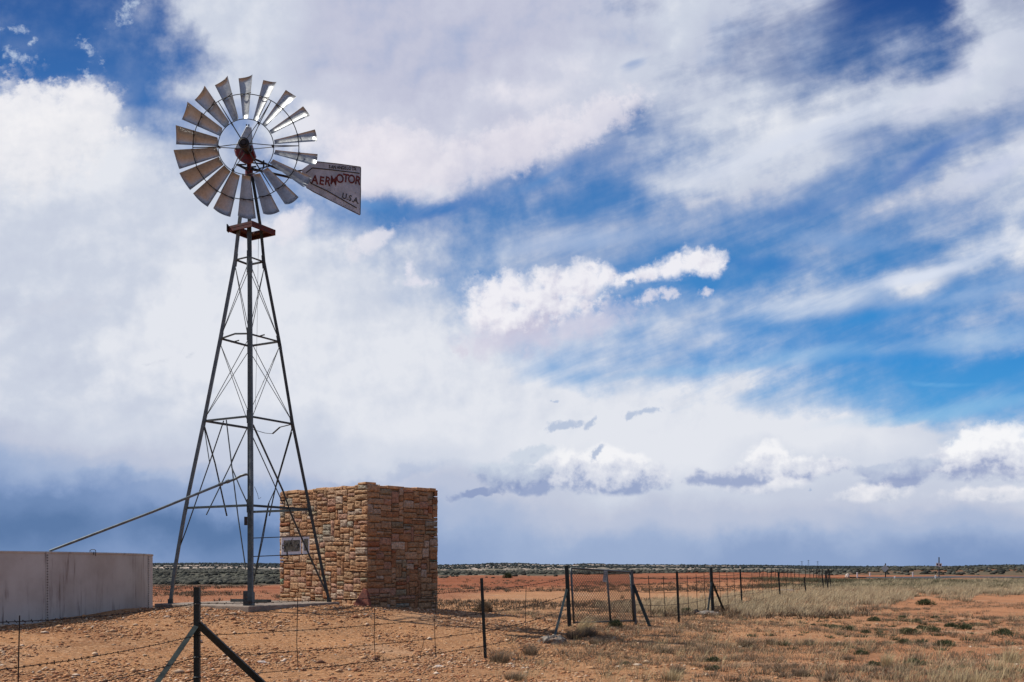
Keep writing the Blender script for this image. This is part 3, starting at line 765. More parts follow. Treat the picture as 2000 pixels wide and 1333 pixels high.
fb([(494,855), (535,945), (553,985)], 'N', 'R', .011)
fb([(571,835), (541,940), (526,1008)], 'R', 'B', .015); fb([(570,845), (538,955), (524,985), (500,1110), (494,1148)], 'R', 'B', .012)
fb([(526,980), (514,1050), (496,1135)], 'R', 'B', .012)
rod([P(497,951,20.6), P(503,965,20.6), P(505,975,20.6), P(510,972,20.6)], .005)
# step rods
for (x0,y0,x1,y1,D) in ((452,669,467,665,22.4), (504,658,517,654,21.6), (333,1112,345,1114,22.2), (330,1137,342,1143,22.2)):
    rod([P(x0,y0,D), P(x1,y1,D)], .014, name='step')
# pump pipe standing just behind the near leg, its base and guide
pp = MB(); pp.tube([TW(.04, -1.64, .78), TW(.04, -1.26, 3.2), TW(.03, -.74, 5.6), TW(.01, -.25, 8.3), TW(0, -.12, 8.95)], .05, 14)
pp.tube([TW(.04, -1.64, .785), TW(.04, -1.6, 1.05)], .075, 12)
pp.tube([TW(.01, -.33, 7.86), TW(.01, -.29, 8.1)], .064, 12)
po = pp.build('pump_pipe', M_pole, wm); smooth_by_angle(po)
bb = MB(); p = P(480, 1018, 20.62); bb.box(p, .05, .06, .17); bb.build('control_box', M_blackiron, po)
MB().box(TW(-.02, -1.6, .93), .16, .16, .3).build('pipe_socket', M_steel, po)
for (x0, x1, y) in ((452, 480, 1175), (490, 528, 1176)):
    MB().bar(P(x0, y, 21.0)+Vector((0, 0, .02)), P(x1, y, 20.8)+Vector((0, 0, .02)), .06, .06).build('anchor_beam', M_steel, wm)
# furl wire and pull rod
rod([P(505,455,22.5), P(502,650,22.3), P(499,790,22.0), P(498,800,22.0)], .0035, name='furl_wire')
rod([(TX, 22.2, 1.1), (TX, 22.2, 10.0)], .02, M_darkpole, 'pump_rod')
# platform of red boards
zp = lvl(447); plat = None; hd = .50; wd = .245
cc = TW(.06, 0, 0).xy; corners = [cc-E1*hd, cc-E2*hd, cc+E1*hd, cc+E2*hd]
for i in range(4):
    a, b = corners[i], corners[(i+1) % 4]
    ai, bi = a+(cc-a)*(wd/hd), b+(cc-b)*(wd/hd)
    zz = zp + (.0 if i % 2 == 0 else .001)
    mb = MB(); mb.poly([(a.x, a.y, zz-.035), (b.x, b.y, zz-.035), (bi.x, bi.y, zz-.035), (ai.x, ai.y, zz-.035)], (0, 0, .05))
    d = (b-a).normalized(); e = (cc-(a+b)/2).normalized()*.018
    mb.bar((a.x+e.x, a.y+e.y, zz-.07), (b.x+e.x, b.y+e.y, zz-.07), .03, .066, (0, 0, 1))
    o = mb.build('platform', M_redwood, wm) if plat is None else mb.build('platform_board', M_redwood, plat)
    if plat is None: plat = o
for (dx_, dz_) in ((-hd-.005, 0),):
    MB().box(TW(.06+dx_, 0, zp-.03), .02, .12, .15).build('end_plate', M_blackiron, plat)
# mast, turntable and the arms under the head
mast = MB(); mast.tube([(TX, TY, lvl(420)), (TX, TY, lvl(300))], .05, 14); mast.tube([(TX, TY, lvl(346)), (TX, TY, lvl(334))], .085, 14); mast.tube([(TX, TY, lvl(392)), (TX, TY, lvl(384))], .07, 12)
mo = mast.build('mast', M_red, wm); smooth_by_angle(mo)
fr = MB()
for (x0,y0,D0_,x1,y1,D1_) in ((462,322,21.95,479,328,22.1), (463,322,21.9,486,334,21.95), (479,328,22.1,500,326,22.3), (462,322,21.9,480,322,22.3), (489,331,22.1,505,335,22.2)):
    fr.bar(P(x0,y0,D0_), P(x1,y1,D1_), .03, .03)
fr.build('furl_arm', M_blackiron, wm)
# gearbox with its hood
WC = P(480.3, 286.9, 21.6)
gb = MB()
def loft(sections, mbx):
    n = len(sections[0]); vs = [p for s_ in sections for p in s_]; fs = []
    for i in range(len(sections)-1):
        for j in range(n): fs.append((i*n+j, i*n+(j+1) % n, (i+1)*n+(j+1) % n, (i+1)*n+j))
    fs.append(tuple(range(n))); fs.append(tuple((len(sections)-1)*n+j for j in range(n)))
    mbx.add(vs, fs)
def sec(pts, D, k=1.0, c=None):
    c = c or (sum(p[0] for p in pts)/len(pts), sum(p[1] for p in pts)/len(pts))
    return [P(c[0]+(x-c[0])*k, c[1]+(y-c[1])*k, D) for x, y in pts]
red = [(457,293), (462,287), (480,283), (493,282), (496,292), (501,307), (497,314), (492,320), (485,322), (478,320), (468,314), (460,304)]
loft([sec(red, 21.86, .86), sec(red, 21.92), sec(red, 22.22, .98), sec(red, 22.34, .8)], gb)
go = gb.build('gearbox', M_red, wm); smooth_by_angle(go, 40)
hood = [(457.5,292), (463,279), (469.5,268.5), (481,246.5), (484,245.5), (491.5,249.5), (493,266), (493.8,284), (480,288)]
hb = MB(); loft([sec(hood, 21.84, .93, (480, 275)), sec(hood, 21.92), sec(hood, 22.3), sec(hood, 22.42, .85, (480, 280))], hb)
ho = hb.build('hood', M_vane, go); smooth_by_angle(ho, 30)
for x in (481.5, 486): MB().tube([P(x, 247.5, 22.0), P(x, 243.5, 22.0)], .014, 6).build('bolt', M_blackiron, ho)

# wheel
yaw = Matrix.Rotation(R(1.5), 3, 'Z')
def wp(ang, r, y=0.0):
    """point of the wheel: clock angle, radius, offset along the axle (minus = towards the viewer)"""
    a = R(ang); return WC + yaw @ Vector((r*math.sin(a), y, r*math.cos(a)))
wheel = MB()
wheel.ring(WC, .585, .009, yaw, 96); wheel.ring(WC, 1.112, .0095, yaw, 120)
wo_ = wheel.build('wheel_rim', M_steel, wm, smooth=True)
hub = MB()
for (y0, y1, r0) in ((-.20, -.13, .115), (-.13, .22, .075), (.10, .15, .10), (-.235, -.20, .05)):
    hub.tube([WC+yaw @ Vector((0, y0, 0)), WC+yaw @ Vector((0, y1, 0))], r0, 20)
hub.ring(WC+yaw @ Vector((0, -.205, 0)), .075, .02, yaw, 24, 8)
huo = hub.build('hub', M_blackiron, wo_); smooth_by_angle(huo)
for k in range(6):
    a = 28.5+60*k
    for (y, da) in ((-.17, -1.2), (.125, 1.2)):
        MB().tube([wp(a+da*4, .06, y), wp(a+da*.4, .585, y*.18), wp(a, 1.11, 0)], .0085, 6).build('spoke', M_steel, wo_)
    MB().tube([wp(a, .56, -.05), wp(a, .56, .05)], .02, 6).build('clamp', M_blackiron, wo_)
# one vane: a tapered, curved, twisted sheet
def vane_mesh():
    V = []; Fs = []; nr, nc = 9, 7
    for side in (0, 1):
        for i in range(nr):
            t = i/(nr-1); r = .60 + t*.90
            w = .185 + .20*t; pit = -R(40 - 10*t)
            for j in range(nc):
                s = j/(nc-1)*2-1
                u = s*w/2                       # along the chord
                cam_ = (1-s*s)*(.030+.034*t)    # camber away from the wind
                x = u*math.cos(pit) - cam_*math.sin(pit)
                y = u*math.sin(pit) + cam_*math.cos(pit)
                rr = r - (1-(1-s*s))*.016*t
                V.append((x, y + (.0012 if side else -.0012), rr))
    n = nr*nc
    for i in range(nr-1):
        for j in range(nc-1):
            q = (i*nc+j, i*nc+j+1, (i+1)*nc+j+1, (i+1)*nc+j)
            Fs.append(q); Fs.append(tuple(v+n for v in q[::-1]))
    brd = [(i, 0) for i in range(nr)] + [(nr-1, j) for j in range(1, nc)] + [(i, nc-1) for i in range(nr-2, -1, -1)] + [(0, j) for j in range(nc-2, 0, -1)]
    ids = [i*nc+j for i, j in brd]
    for a, b in zip(ids, ids[1:]+ids[:1]): Fs.append((a, a+n, b+n, b))
    return V, Fs
Vv, Fv = vane_mesh(); jr = random.Random(5)
for k in range(18):
    ang = -.5 + 20*k + jr.uniform(-.7, .7)
    tw = Matrix.Rotation(R(jr.uniform(-3, 3)), 3, 'Z')
    Mr = yaw @ Matrix.Rotation(R(ang), 3, 'Y')
    mb = MB(); mb.add([WC + Mr @ (tw @ Vector(v)) for v in Vv], Fv)
    vo = mb.build('vane', M_vane, wo_, smooth=True, fix=False)
    for (rr, ww) in ((1.112, .13),):
        cl = MB(); cl.add([WC + Mr @ Vector((x, y, rr+z)) for x in (-ww, ww) for y, z in ()], [])
        cl.tube([WC + Mr @ Vector((-ww, ww*.62, rr)), WC + Mr @ Vector((0, .0, rr)), WC + Mr @ Vector((ww, -ww*.62, rr))], .008, 5)
        cl.build('bracket', M_blackiron, wo_)

# tail
TO = P(589, 332, 22.55); tdir = (P(705, 326, 23.0)-P(590, 322, 22.58)); tdir.z = 0; tdir.normalize(); tn = Vector((tdir.y, -tdir.x, 0))
if tn.y > 0: tn = -tn
def TP(px, py, off=0.0):
    o = Vector((0, 0, CZ)); d = P(px, py, 1.0)-o; t = tn.dot(TO-o)/tn.dot(d); return o + d*t + tn*off
tl = MB(); outl = [(589,332), (612.7,314.8), (660,320.2), (702.5,325.6), (705.5,328), (704.2,419.5), (702,421), (650,395), (612,376), (598.5,367.5), (594.6,358.5)]
tl.poly([TP(x, y) for x, y in outl], -tn*.006)
dots = MB()
for k in range(46):
    x = jr.uniform(616, 698); y = jr.uniform(352, 392)
    if y > 352 + (x-600)*.40+4: continue
    p = TP(x, y, .003); s_ = jr.uniform(.004, .009)
    dots.box(p, s_, .006, s_)
for k in range(16):
    x = jr.uniform(605, 695); dots.box(TP(x, 367+(x-600)*.46+jr.uniform(-4, 4), .003), .008, .006, .006)
to = build_two(tl, M_tail, dots, M_black, 'tail', wm)
def ridge_line(pts, r=.011): MB().tube([TP(x, y, .004) for x, y in pts], r, 6).build('tail_rib', M_black, to)
ridge_line([(598,338), (610,328.5), (650,332.5), (702,339)]); ridge_line([(602,350), (608,359), (640,374), (697,407)])
ridge_line([(612.7,315.5), (660,320.5), (704,326.5), (704.5,373), (703.5,419)], .008); ridge_line([(598.5,367.5), (650,394.5), (703,420)], .006)
arm = MB()
arm.bar(P(492,309,22.25), TP(560,337,-.02), .035, .035); arm.bar(TP(560,337,-.02), TP(610,330,-.02), .03, .03); arm.bar(P(491,330,22.3), TP(570,347,-.02), .04, .04); arm.bar(TP(570,347,-.02), TP(625,362,-.02), .03, .03)
arm.bar(P(515,314,22.32), P(515,328,22.32), .03, .03); arm.bar(P(490,318,22.2), P(516,321,22.32), .022, .022); arm.bar(P(505,330,22.3), P(540,322,22.4), .02, .02)
arm.build('tail_arm', M_blackiron, to)
M_lgrey = M_tail
def letter(ch, px, py, hpx, rot, m, wid=1.0, bold=.018, shear=0.0):
    cu = bpy.data.curves.new('txt', 'FONT'); cu.body = ch; cu.size = 1; cu.extrude = .004; cu.offset = bold; cu.align_x = 'CENTER'; cu.resolution_u = 4
    ob = bpy.data.objects.new('txt', cu); col.objects.link(ob)
    dg = bpy.context.evaluated_depsgraph_get(); dg.update()
    me = bpy.data.meshes.new_from_object(ob.evaluated_get(dg)); bpy.data.objects.remove(ob)
    s_ = hpx/F*22.8/.70
    down = math.atan2(TP(700, 350).z-TP(620, 345).z, 1.0)*0
    for v in me.vertices:
        x, y, z = v.co.x*s_*wid, v.co.y*s_, v.co.z*1.0
        c, sn = math.cos(R(rot)), math.sin(R(rot))
        x, y = x*c - y*sn + y*shear, x*sn + y*c
        v.co = TP(px, py) + tdir*x + Vector((0, 0, 1))*y + tn*(z+.005)
    return link('letter', me, m, to)
for (ch, x, y, h_, r_, w_) in (('A',614.5,359.0,16.5,-4,.95), ('E',627.5,361,16,-6,1.0), ('R',639,362.0,16.5,-9,.95), ('M',651,361.0,16.5,-4,.86), ('O',663.8,357.2,16.5,-2,.95), ('T',675,356.0,16,-4,1.0), ('O',686,358.0,16.5,-5,.92), ('R',698,360.5,16.5,-8,.95)):
    letter(ch, x, y, h_, r_, M_letter, w_*.84, .02)
tt = [('S',644.5), ('A',649.5), ('N',655), ('A',661.5), ('N',666.5), ('G',671.5), ('E',676), ('L',680), ('O',684), ('T',689), ('X',693.5)]
for ch, x in [(c, 642+i_) for c, i_ in zip('SANANGELOTX', (1.5, 6.5, 11.5, 18, 22.8, 27.6, 32.2, 36.4, 41, 47, 51.2))]:
    letter(ch, x, 329.0+(x-642)*.085, 6.5, -4, M_black, .75, .02)
for (ch, x, y) in (('U', 672, 388.5), ('S', 683, 392.5), ('A', 694, 396.5), ('.', 677.8, 390.8), ('.', 688.6, 394.8), ('.', 699, 398.5)):
    letter(ch, x, y, 11, -9, M_black, .85, .012)

# rods and the small sign they carry between the near and right legs
for (y0, y1) in ((1050.5, 1047), (1086.5, 1082)):
    rod([face_pt(491, y0+1, 'N', 'R'), face_pt(614 if y0 < 1060 else 622, y1, 'N', 'R')], .011, name='sign_rail')
def sign_panel(x0, x1, yt0, yt1, yb0, yb1, dark, label):
    q = [face_pt(x0, yt0, 'N', 'R'), face_pt(x1, yt1, 'N', 'R'), face_pt(x1, yb1, 'N', 'R'), face_pt(x0, yb0, 'N', 'R')]
    n = (q[1]-q[0]).cross(q[3]-q[0]).normalized()
    if n.y > 0: n = -n
    q = [p - n*.01 for p in q]
    o = MB().poly(q, n*.008).build('sign', M_white)
    def sp_(u, v, off=.010):
        a = q[0].lerp(q[1], u); b = q[3].lerp(q[2], u); return a.lerp(b, v) + n*off
    pc_ = MB(); u0, u1, v0, v1 = dark
    pc_.poly([sp_(u0, v0, .0085), sp_(u1, v0, .0085), sp_(u1, v1, .0085), sp_(u0, v1, .0085)], n*.002); pc_.build('picture', M_pic, o)
    return o, sp_, n
M_pic = mat('faded_print', (.14, .13, .085), .7, 0, .5, 22, 0, 40, (.33, .31, .27), (.5, .66))
o1, s1_, n1_ = sign_panel(550, 588.5, 1050, 1048.8, 1085.5, 1083.5, (.11, .93, .17, .81), '')
tag(o1, 'white framed notice board with black graffiti hung on rails of the windmill tower', 'sign')
scr = [[(.04,.62),(.03,.45),(.10,.30),(.14,.34),(.10,.42),(.05,.44),(.10,.46),(.14,.58),(.08,.66),(.05,.60)],
       [(.17,.42),(.24,.36),(.27,.44),(.22,.52),(.18,.50),(.19,.70)], [(.31,.40),(.32,.52),(.30,.34)], [(.38,.52),(.42,.36),(.56,.06)], [(.44,.36),(.50,.30),(.47,.44),(.54,.50)],
       [(.24,.80),(.26,.95),(.29,.78),(.30,.98)], [(.80,.50),(.86,.38),(.90,.58),(.78,.58),(.86,.44)]]
gm = MB()
for st in scr: gm.tube([s1_(u, v, .013) for u, v in st], .0065, 5)
gm.build('graffiti', M_black, o1)
o2, s2_, n2_ = sign_panel(591.5, 604.5, 1048.6, 1048, 1083, 1081.5, (.2, .8, .12, .82), '')
tag(o2, 'narrow white notice with dark centre beside the graffiti board on the tower rails', 'sign')

# ------------------------------------------------------------------ tank and its filler pipe
TC = Vector((-13.99, 21.48)); TR = 6.09; tz0, tz1 = .40, 1.57+.262
tk = empty('water_tank', (TC.x, TC.y, .5), 'large round grey-white steel stock tank with rust streaks at the left edge', 'tank')
def ringpts(r, z, n=144): return [(TC.x+r*math.cos(2*math.pi*i/n), TC.y+r*math.sin(2*math.pi*i/n), z) for i in range(n)]
def band(levels, n=144):
    mb = MB(); vs = []
    for r, z in levels: vs += ringpts(r, z, n)
    fs = [(k*n+i, k*n+(i+1) % n, ((k+1) % len(levels))*n+(i+1) % n, ((k+1) % len(levels))*n+i) for k in range(len(levels)) for i in range(n)]
    return mb.add(vs, fs)
w_ = band([(TR, tz0), (TR, 1.0), (TR, tz1), (TR-.006, tz1), (TR-.006, 1.0), (TR-.006, tz0)]).build('tank_wall', M_tank, tk); smooth_by_angle(w_)
r_ = band([(TR+.012, tz1-.02), (TR+.018, tz1), (TR+.012, tz1+.016), (TR-.012, tz1+.016), (TR-.016, tz1), (TR-.01, tz1-.02)]).build('rim', M_tank, tk); smooth_by_angle(r_)
fl = MB(); fl.add(ringpts(TR-.01, tz0+.2), [tuple(range(144))]); fl.build('tank_floor', M_conc, tk)
def tank_hit(px):
    d = Vector(((px-CX)/F, 1.0)); a = d.dot(d); b = -2*d.dot(TC); c = TC.dot(TC)-TR*TR
    t = (-b - math.sqrt(max(b*b-4*a*c, 0)))/(2*a); return d*t
wtr = MB(); wtr.add(ringpts(TR-.012, 1.1), [tuple(range(144))])
M_water = mat('tank_water_surface', (.02, .035, .035), .08, 0, .1, 3)
tag(wtr.build('water', M_water), kind='structure')
for px in (92, 289.5):
    h_ = tank_hit(px); a0 = math.atan2(h_.y-TC.y, h_.x-TC.x)
    sm = MB(); rv = MB(); 
    for s_ in (-1, 1):
        pass
    dth = .028/TR
    sm.poly([(TC.x+(TR+.003)*math.cos(a0+k), TC.y+(TR+.003)*math.sin(a0+k), tz0) for k in (-dth, dth)] + [(TC.x+(TR+.003)*math.cos(a0+k), TC.y+(TR+.003)*math.sin(a0+k), tz1-.02) for k in (dth, -dth)], (.004*math.cos(a0), .004*math.sin(a0), 0))
    z = tz0+.08
    while z < tz1-.05:
        rv.box((TC.x+(TR+.009)*math.cos(a0), TC.y+(TR+.009)*math.sin(a0), z), .018, .018, .018, Matrix.Rotation(a0, 3, 'Z')); z += .05
    build_two(sm, M_tank, rv, M_blackiron, 'seam', tk)
h_ = tank_hit(182); 
mb = MB(); tx_ = Vector((h_.x, h_.y, 0)); e1 = Vector((1, .0, 0))
for (x0, z0, x1, z1) in ((-.055, -.06, -.055, .05), (-.055, .05, -.03, .065), (-.03, .065, .035, .065), (.035, .065, .055, .045), (.055, .045, .055, -.06), (-.02, -.04, -.02, .03), (.02, -.04, .02, .03)):
    mb.tube([tx_+e1*x0+Vector((0, -.015, tz1+z0)), tx_+e1*x1+Vector((0, -.015, tz1+z1))], .007, 6)
mb.build('handle', M_blackiron, tk)
h_ = tank_hit(96)
pe = Vector((h_.x-.05, h_.y+.15, tz1+.03)); ps = P(480, 927, 21.0)
mb = MB(); d = (ps-pe)
pts = [pe + Vector((-.03, .02, -.35)), pe, pe+d*.1+Vector((0, 0, -.004)), pe+d*.5+Vector((0, 0, -.02)), pe+d*.87, P(457,937,21.05), P(470,930,21.0), ps, TW(.03, -1.2, ps.z)]
mb.tube(pts, .026, 10)
for t in (.86, .9): mb.tube([pe+d*(t-.008), pe+d*(t+.008)], .04, 10)
o = mb.build('filler_pipe', M_pole); smooth_by_angle(o)
tag(o, 'long sloping metal pipe running from the windmill tower down to the tank rim', 'pipe')

# ------------------------------------------------------------------ fences
def G3(px, py_base, D):   # ground point
    x = (px-CX)/F*D; return Vector((x, D, hz(x, D)))
def tpost_mb(base, top, w=.045):
    mb = MB(); d = (top-base)
    mb.prof([base-d.normalized()*.1, top], [(-w/2, -.006), (w/2, -.006), (w/2, .006), (.006, .006), (.006, w*.8), (-.006, w*.8), (-.006, .006), (-w/2, .006)], up=(0, 1, 0))
    L_ = d.length; n = int(L_/.075)
    for k in range(2, n): mb.box(base + d*(k/n) + Vector((0, -.010, 0)), .016, .012, .018)
    return mb
def barbed(pts, barbs=True, sag=.02, r=.0046, step=.13):
    mb = MB(); full = []
    for a, b in zip(pts, pts[1:]):
        n = max(2, int((b-a).length/.5))
        for k in range(n):
            t = k/n; full.append(a.lerp(b, t) + Vector((0, 0, -sag*4*t*(1-t)*min(1.5, (b-a).length/4) + random.uniform(-.003, .003))))
    full.append(pts[-1]); mb.tube(full, r, 5)
    if barbs:
        for a, b in zip(full, full[1:]):
            L_ = (b-a).length; n = max(1, int(L_/step))
            for k in range(n):
                p = a.lerp(b, (k+.5)/n)
                for _ in range(2):
                    q = Vector((random.uniform(-1, 1), random.uniform(-1, 1), random.uniform(-1, 1))).normalized()*.02
                    mb.bar(p-q, p+q, .005, .005)
    return mb
near = empty('barbed_wire_fence', (-3.5, 14, 0), 'near barbed wire fence with a braced corner post, from the left edge to the gate', 'fence', )
# corner post
cb = Vector(((383.5-CX)/F*13.3, 13.3, hz(-4.1, 13.3))); ct = Vector((cb.x, cb.y, CZ+(HY-1148)/F*13.3))
mb = MB(); mb.prof([cb-Vector((0, 0, .2)), ct], [(-.035, -.004), (.036, -.004), (.036, .004), (-.027, .004), (-.027, .07), (-.035, .07)][::-1], up=(0, 1, 0)); mb.box(ct+Vector((0, .02, .0)), .074, .08, .012)
cpost = mb.build('corner_post', M_post, near)
mb = MB(); a = cb.lerp(ct, 0); pA = Vector((cb.x-.005, cb.y-.03, CZ+(HY-1224)/F*13.3)); pB = Vector((-4.46, 12.25, hz(-4.46, 12.25)-.1))
mb.angle([pA, pB], .065, .007, up=(0, 1, 0)); mb.build('brace', M_brace, cpost)
mb = MB(); pA = Vector((cb.x+.03, cb.y+.01, CZ+(HY-1220)/F*13.3)); pB = Vector((-3.25, 13.75, hz(-3.25, 13.75)-.1))
mb.bar(pA, pB, .085, .06, up=(0, 1, 0)); mb.build('brace', M_post, cpost)
for py in (1180, 1284, 1323): MB().ring((cb.x, cb.y+.03, CZ+(HY-py)/F*13.3), .048, .006, Matrix.Rotation(R(90), 3, 'X'), 16, 5).build('wire_clip', M_gal, cpost)
tb = Vector(((948-CX)/F*17.75, 17.75, 0)); tb.z = hz(tb.x, tb.y); tt_ = P(940.5, 1130, 17.8)
tpost_mb(tb, tt_, .055).build('fence_post', M_post, near)
gl_b = Vector(((1113-CX)/F*22.5, 22.5, 0)); gl_b.z = hz(gl_b.x, gl_b.y); gl_t = P(1106.5, 1105, 22.5)
left_end = Vector((-4.72, 6.0, 0)); left_end.z = 0
hs = (1.085, .67, .385, .12)
strands = []
for i, h_ in enumerate(hs):
    pts = [Vector((-4.62-.06, 6.2, .01+h_)), Vector((-4.5, 8.6, .01+h_)), cb + (ct-cb).normalized()*h_ + Vector((0, -.03, 0)), tb + (tt_-tb)*((.86, .565, .335, .155)[i]) + Vector((0, -.012, 0)), gl_b + (gl_t-gl_b)*((.80, .52, .30, .12)[i])]
    barbed(pts, True, .035).build('wire_strand', M_wire, near)
stay_px = [(38, 8.15), (581, 14.9), (732, 15.8), (850, 16.7), (1027, 19.9)]
def strand_z(x, y, i):
    # height of strand i beside a point of the line
    segs = [(Vector((-4.68, 6.2)), .01), (Vector((-4.5, 8.6)), .01), (Vector((cb.x, cb.y)), cb.z), (Vector((tb.x, tb.y)), tb.z), (Vector((gl_b.x, gl_b.y)), gl_b.z)]
    best = 0
    for (a, za), (b, zb_) in zip(segs, segs[1:]):
        t = (y-a.y)/(b.y-a.y)
        if 0 <= t <= 1: return a.lerp(b, t), za+(zb_-za)*t
    return segs[-1]
for px, D in stay_px:
    p, z = strand_z(0, D, 0)
    # solve for the place on the line seen at that column
    lo, hi = 6.3, 22.4
    for _ in range(50):
        mid = (lo+hi)/2; q, zz = strand_z(0, mid, 0)
        if CX+F*q.x/q.y < px: lo = mid
        else: hi = mid
    q, zz = strand_z(0, lo, 0)
    ex = .055
    MB().tube([(q.x+.01, q.y-.01, zz+.12), (q.x-.008, q.y-.01, zz+.5), (q.x+.006, q.y-.01, zz+1.12)], .006, 5).build('wire_stay', M_wire, near)
MB().tube([tb+Vector((-.98, -.98, .38)), tb+Vector((-1.02, -1.0, .2)), tb+Vector((-1.04, -1.0, .12))], .004, 5).build('wire_stay', M_wire, near)

# gate
gr_b = Vector(((1243-CX)/F*24, 24, 0)); gr_b.z = hz(gr_b.x, gr_b.y); gr_t = P(1234, 1113, 24)
gate = empty('chain_link_gate', (gl_b+gr_b)/2, 'chain link gate in a grey pipe frame between two dark braced posts', 'gate')
def sq(a, b, w, m, name, par, t=None): return MB().bar(a, b, w, t or w, up=(0, 1, 0)).build(name, m, par)
sq(gl_b-Vector((0, 0, .15)), gl_t, .085, M_post, 'gate_post', gate, .07)
sq(gr_b-Vector((0, 0, .15)), gr_t, .05, M_gal, 'gate_post', gate)
bl = P(1080, 1248, 20.2); sq(P(1107, 1152, 22.4), bl-Vector((0, 0, .08)), .05, M_brace, 'brace', gate, .03)
br_ = P(1273, 1229, 23.7); sq(P(1237, 1143, 24.0), br_-Vector((0, 0, .06)), .07, M_post, 'brace', gate, .05)
ga_b = gl_b + Vector((.09, -.01, .06)); ga_t = P(1115, 1110, 22.55); gb_b = gr_b + Vector((-.06, -.02, .06)); gb_t = P(1231, 1118, 23.95)
gf = MB()
for a, b in ((ga_b, ga_t), (gb_b, gb_t)): gf.tube([a, b], .024, 8)
gf.tube([ga_t, gb_t], .022, 8); gf.tube([ga_b+Vector((0, 0, .03)), gb_b+Vector((0, 0, .03))], .018, 8)
mt = ga_t.lerp(gb_t, .585); mbm = ga_b.lerp(gb_b, .60); gf.tube([mbm+Vector((0, 0, -.04)), mt], .024, 8)
gfo = gf.build('gate_frame', M_gal, gate, smooth=True)
cm = MB(); nn = 58
def gp(u, v): return ga_b.lerp(gb_b, u).lerp(ga_t.lerp(gb_t, u), v)
Wg = (gb_b-ga_b).length; Hg = (ga_t-ga_b).length
stp = .085; k = -Hg
while k < Wg:
    for sgn in (1, -1):
        # line x = k + y (or mirrored)
        y0 = max(0, -k); y1 = min(Hg, Wg-k)
        if y1 > y0:
            a = ((k+y0)/Wg, y0/Hg); b = ((k+y1)/Wg, y1/Hg)
            if sgn < 0: a = (1-a[0], a[1]); b = (1-b[0], b[1])
            cm.bar(gp(*a)+Vector((0, .003*sgn, 0)), gp(*b)+Vector((0, .003*sgn, 0)), .008, .008, up=(0, 1, 0))
    k += stp
cm.build('chain_mesh', M_galmesh if 'M_galmesh' in globals() else M_gal, gate)
ps = P(1181.5, 1126, 23.3); gs = MB(); gs.box(ps+Vector((0, -.04, 0)), .085, .006, .26, Matrix.Rotation(R(6), 3, 'Y')); pl = gs.build('notice_plate', M_greysign, gate)
lm = MB()
for z in (.085, .045, .0, -.035, -.07):
    lm.box(ps+Vector((0, -.0452, z)), .05, .004, .006, Matrix.Rotation(R(6), 3, 'Y'))
lm.box(ps+Vector((-.03, -.0452, .05)), .005, .004, .09); lm.box(ps+Vector((.03, -.0452, .05)), .005, .004, .09)
lm.build('plate_marks', M_black, pl)

# fence right of the gate, running away to the right
rf = empty('wire_fence', (6, 32, 0), 'wire fence of thin dark posts running from the gate away to the far right', 'fence')
rp = [(1323, 1117, 1218, 26.9, 0), (1389.5, 1109, 1198, 33.7, 1), (1446.5, 1112, 1188, 38.8, 0), (1521, 1117, 1170, 49.8, 0), (1571.5, 1127, 1161, 57, 0), (1606, 1120, 1156, 64, 0), (1614, 1116, 1153, 67, 0), (1620, 1113, 1151, 70, 0)]
tops = [gr_t]; bases = [gr_b]
for (px, yt, yb, D, br) in rp:
    b = Vector(((px+3-CX)/F*D, D, 0)); b.z = hz(b.x, b.y); t = P(px-1, yt, D)
    tops.append(t); bases.append(b)
    if br:
        o = sq(b-Vector((0, 0, .1)), t, .09, M_post, 'braced_post', rf)
        sq(b.lerp(t, .70), P(px-8, 1199, D-1.0)-Vector((0, 0, .05)), .05, M_post, 'brace', o)
        sq(b.lerp(t, .72), P(px+27, 1196, D+.6)-Vector((0, 0, .05)), .06, M_post, 'brace', o)
    else: tpost_mb(b, t, .06 if D < 45 else .075).build('fence_post', M_post, rf)
for f_ in (.86, .6, .36, .15):
    pts = [b.lerp(t, f_) for b, t in zip(bases, tops)]
    barbed(pts, False, .03, .006).build('wire_strand', M_wire, rf)
for a_b, a_t, b_b, b_t, n in zip(bases, tops, bases[1:], tops[1:], (2, 3, 3, 3, 3, 0, 0, 0)):
    for k in range(n):
        t = (k+1)/(n+1); q0 = a_b.lerp(b_b, t); q1 = a_t.lerp(b_t, t)
        MB().tube([q0.lerp(q1, .12), q0.lerp(q1, .9)], .009, 4).build('wire_stay', M_wire, rf)
# paddock fence behind: goes back from the far corner and returns to the left
pf = empty('paddock_fence', (24, 85, 0), 'far row of thin dark posts enclosing the red ground behind the long fence', 'fence')
fp = [(1618, 75), (1612, 80), (1606, 85), (1602, 90), (1598, 95), (1594, 100), (1589, 104), (1582, 107), (1573, 109), (1561, 110), (1552, 111), (1545, 112), (1538, 113), (1531, 114), (1522, 115), (1514, 116), (1507, 118), (1498, 119), (1490, 120), (1483, 121)]
tl_ = []
for i, (px, D) in enumerate(fp):
    b = Vector(((px-CX)/F*D, D, 0)); b.z = hz(b.x, b.y); t = b + Vector((random.uniform(-.06, .06), 0, 1.15 if i % 4 else 1.4))
    sq(b-Vector((0, 0, .1)), t, .055, M_wire, 'fence_post', pf); tl_.append((b, t))
for f_ in (.8, .45):
    barbed([b+Vector((0, 0, 1.3*f_)) for b, t in tl_], False, .02, .006).build('wire_strand', M_wire, pf)

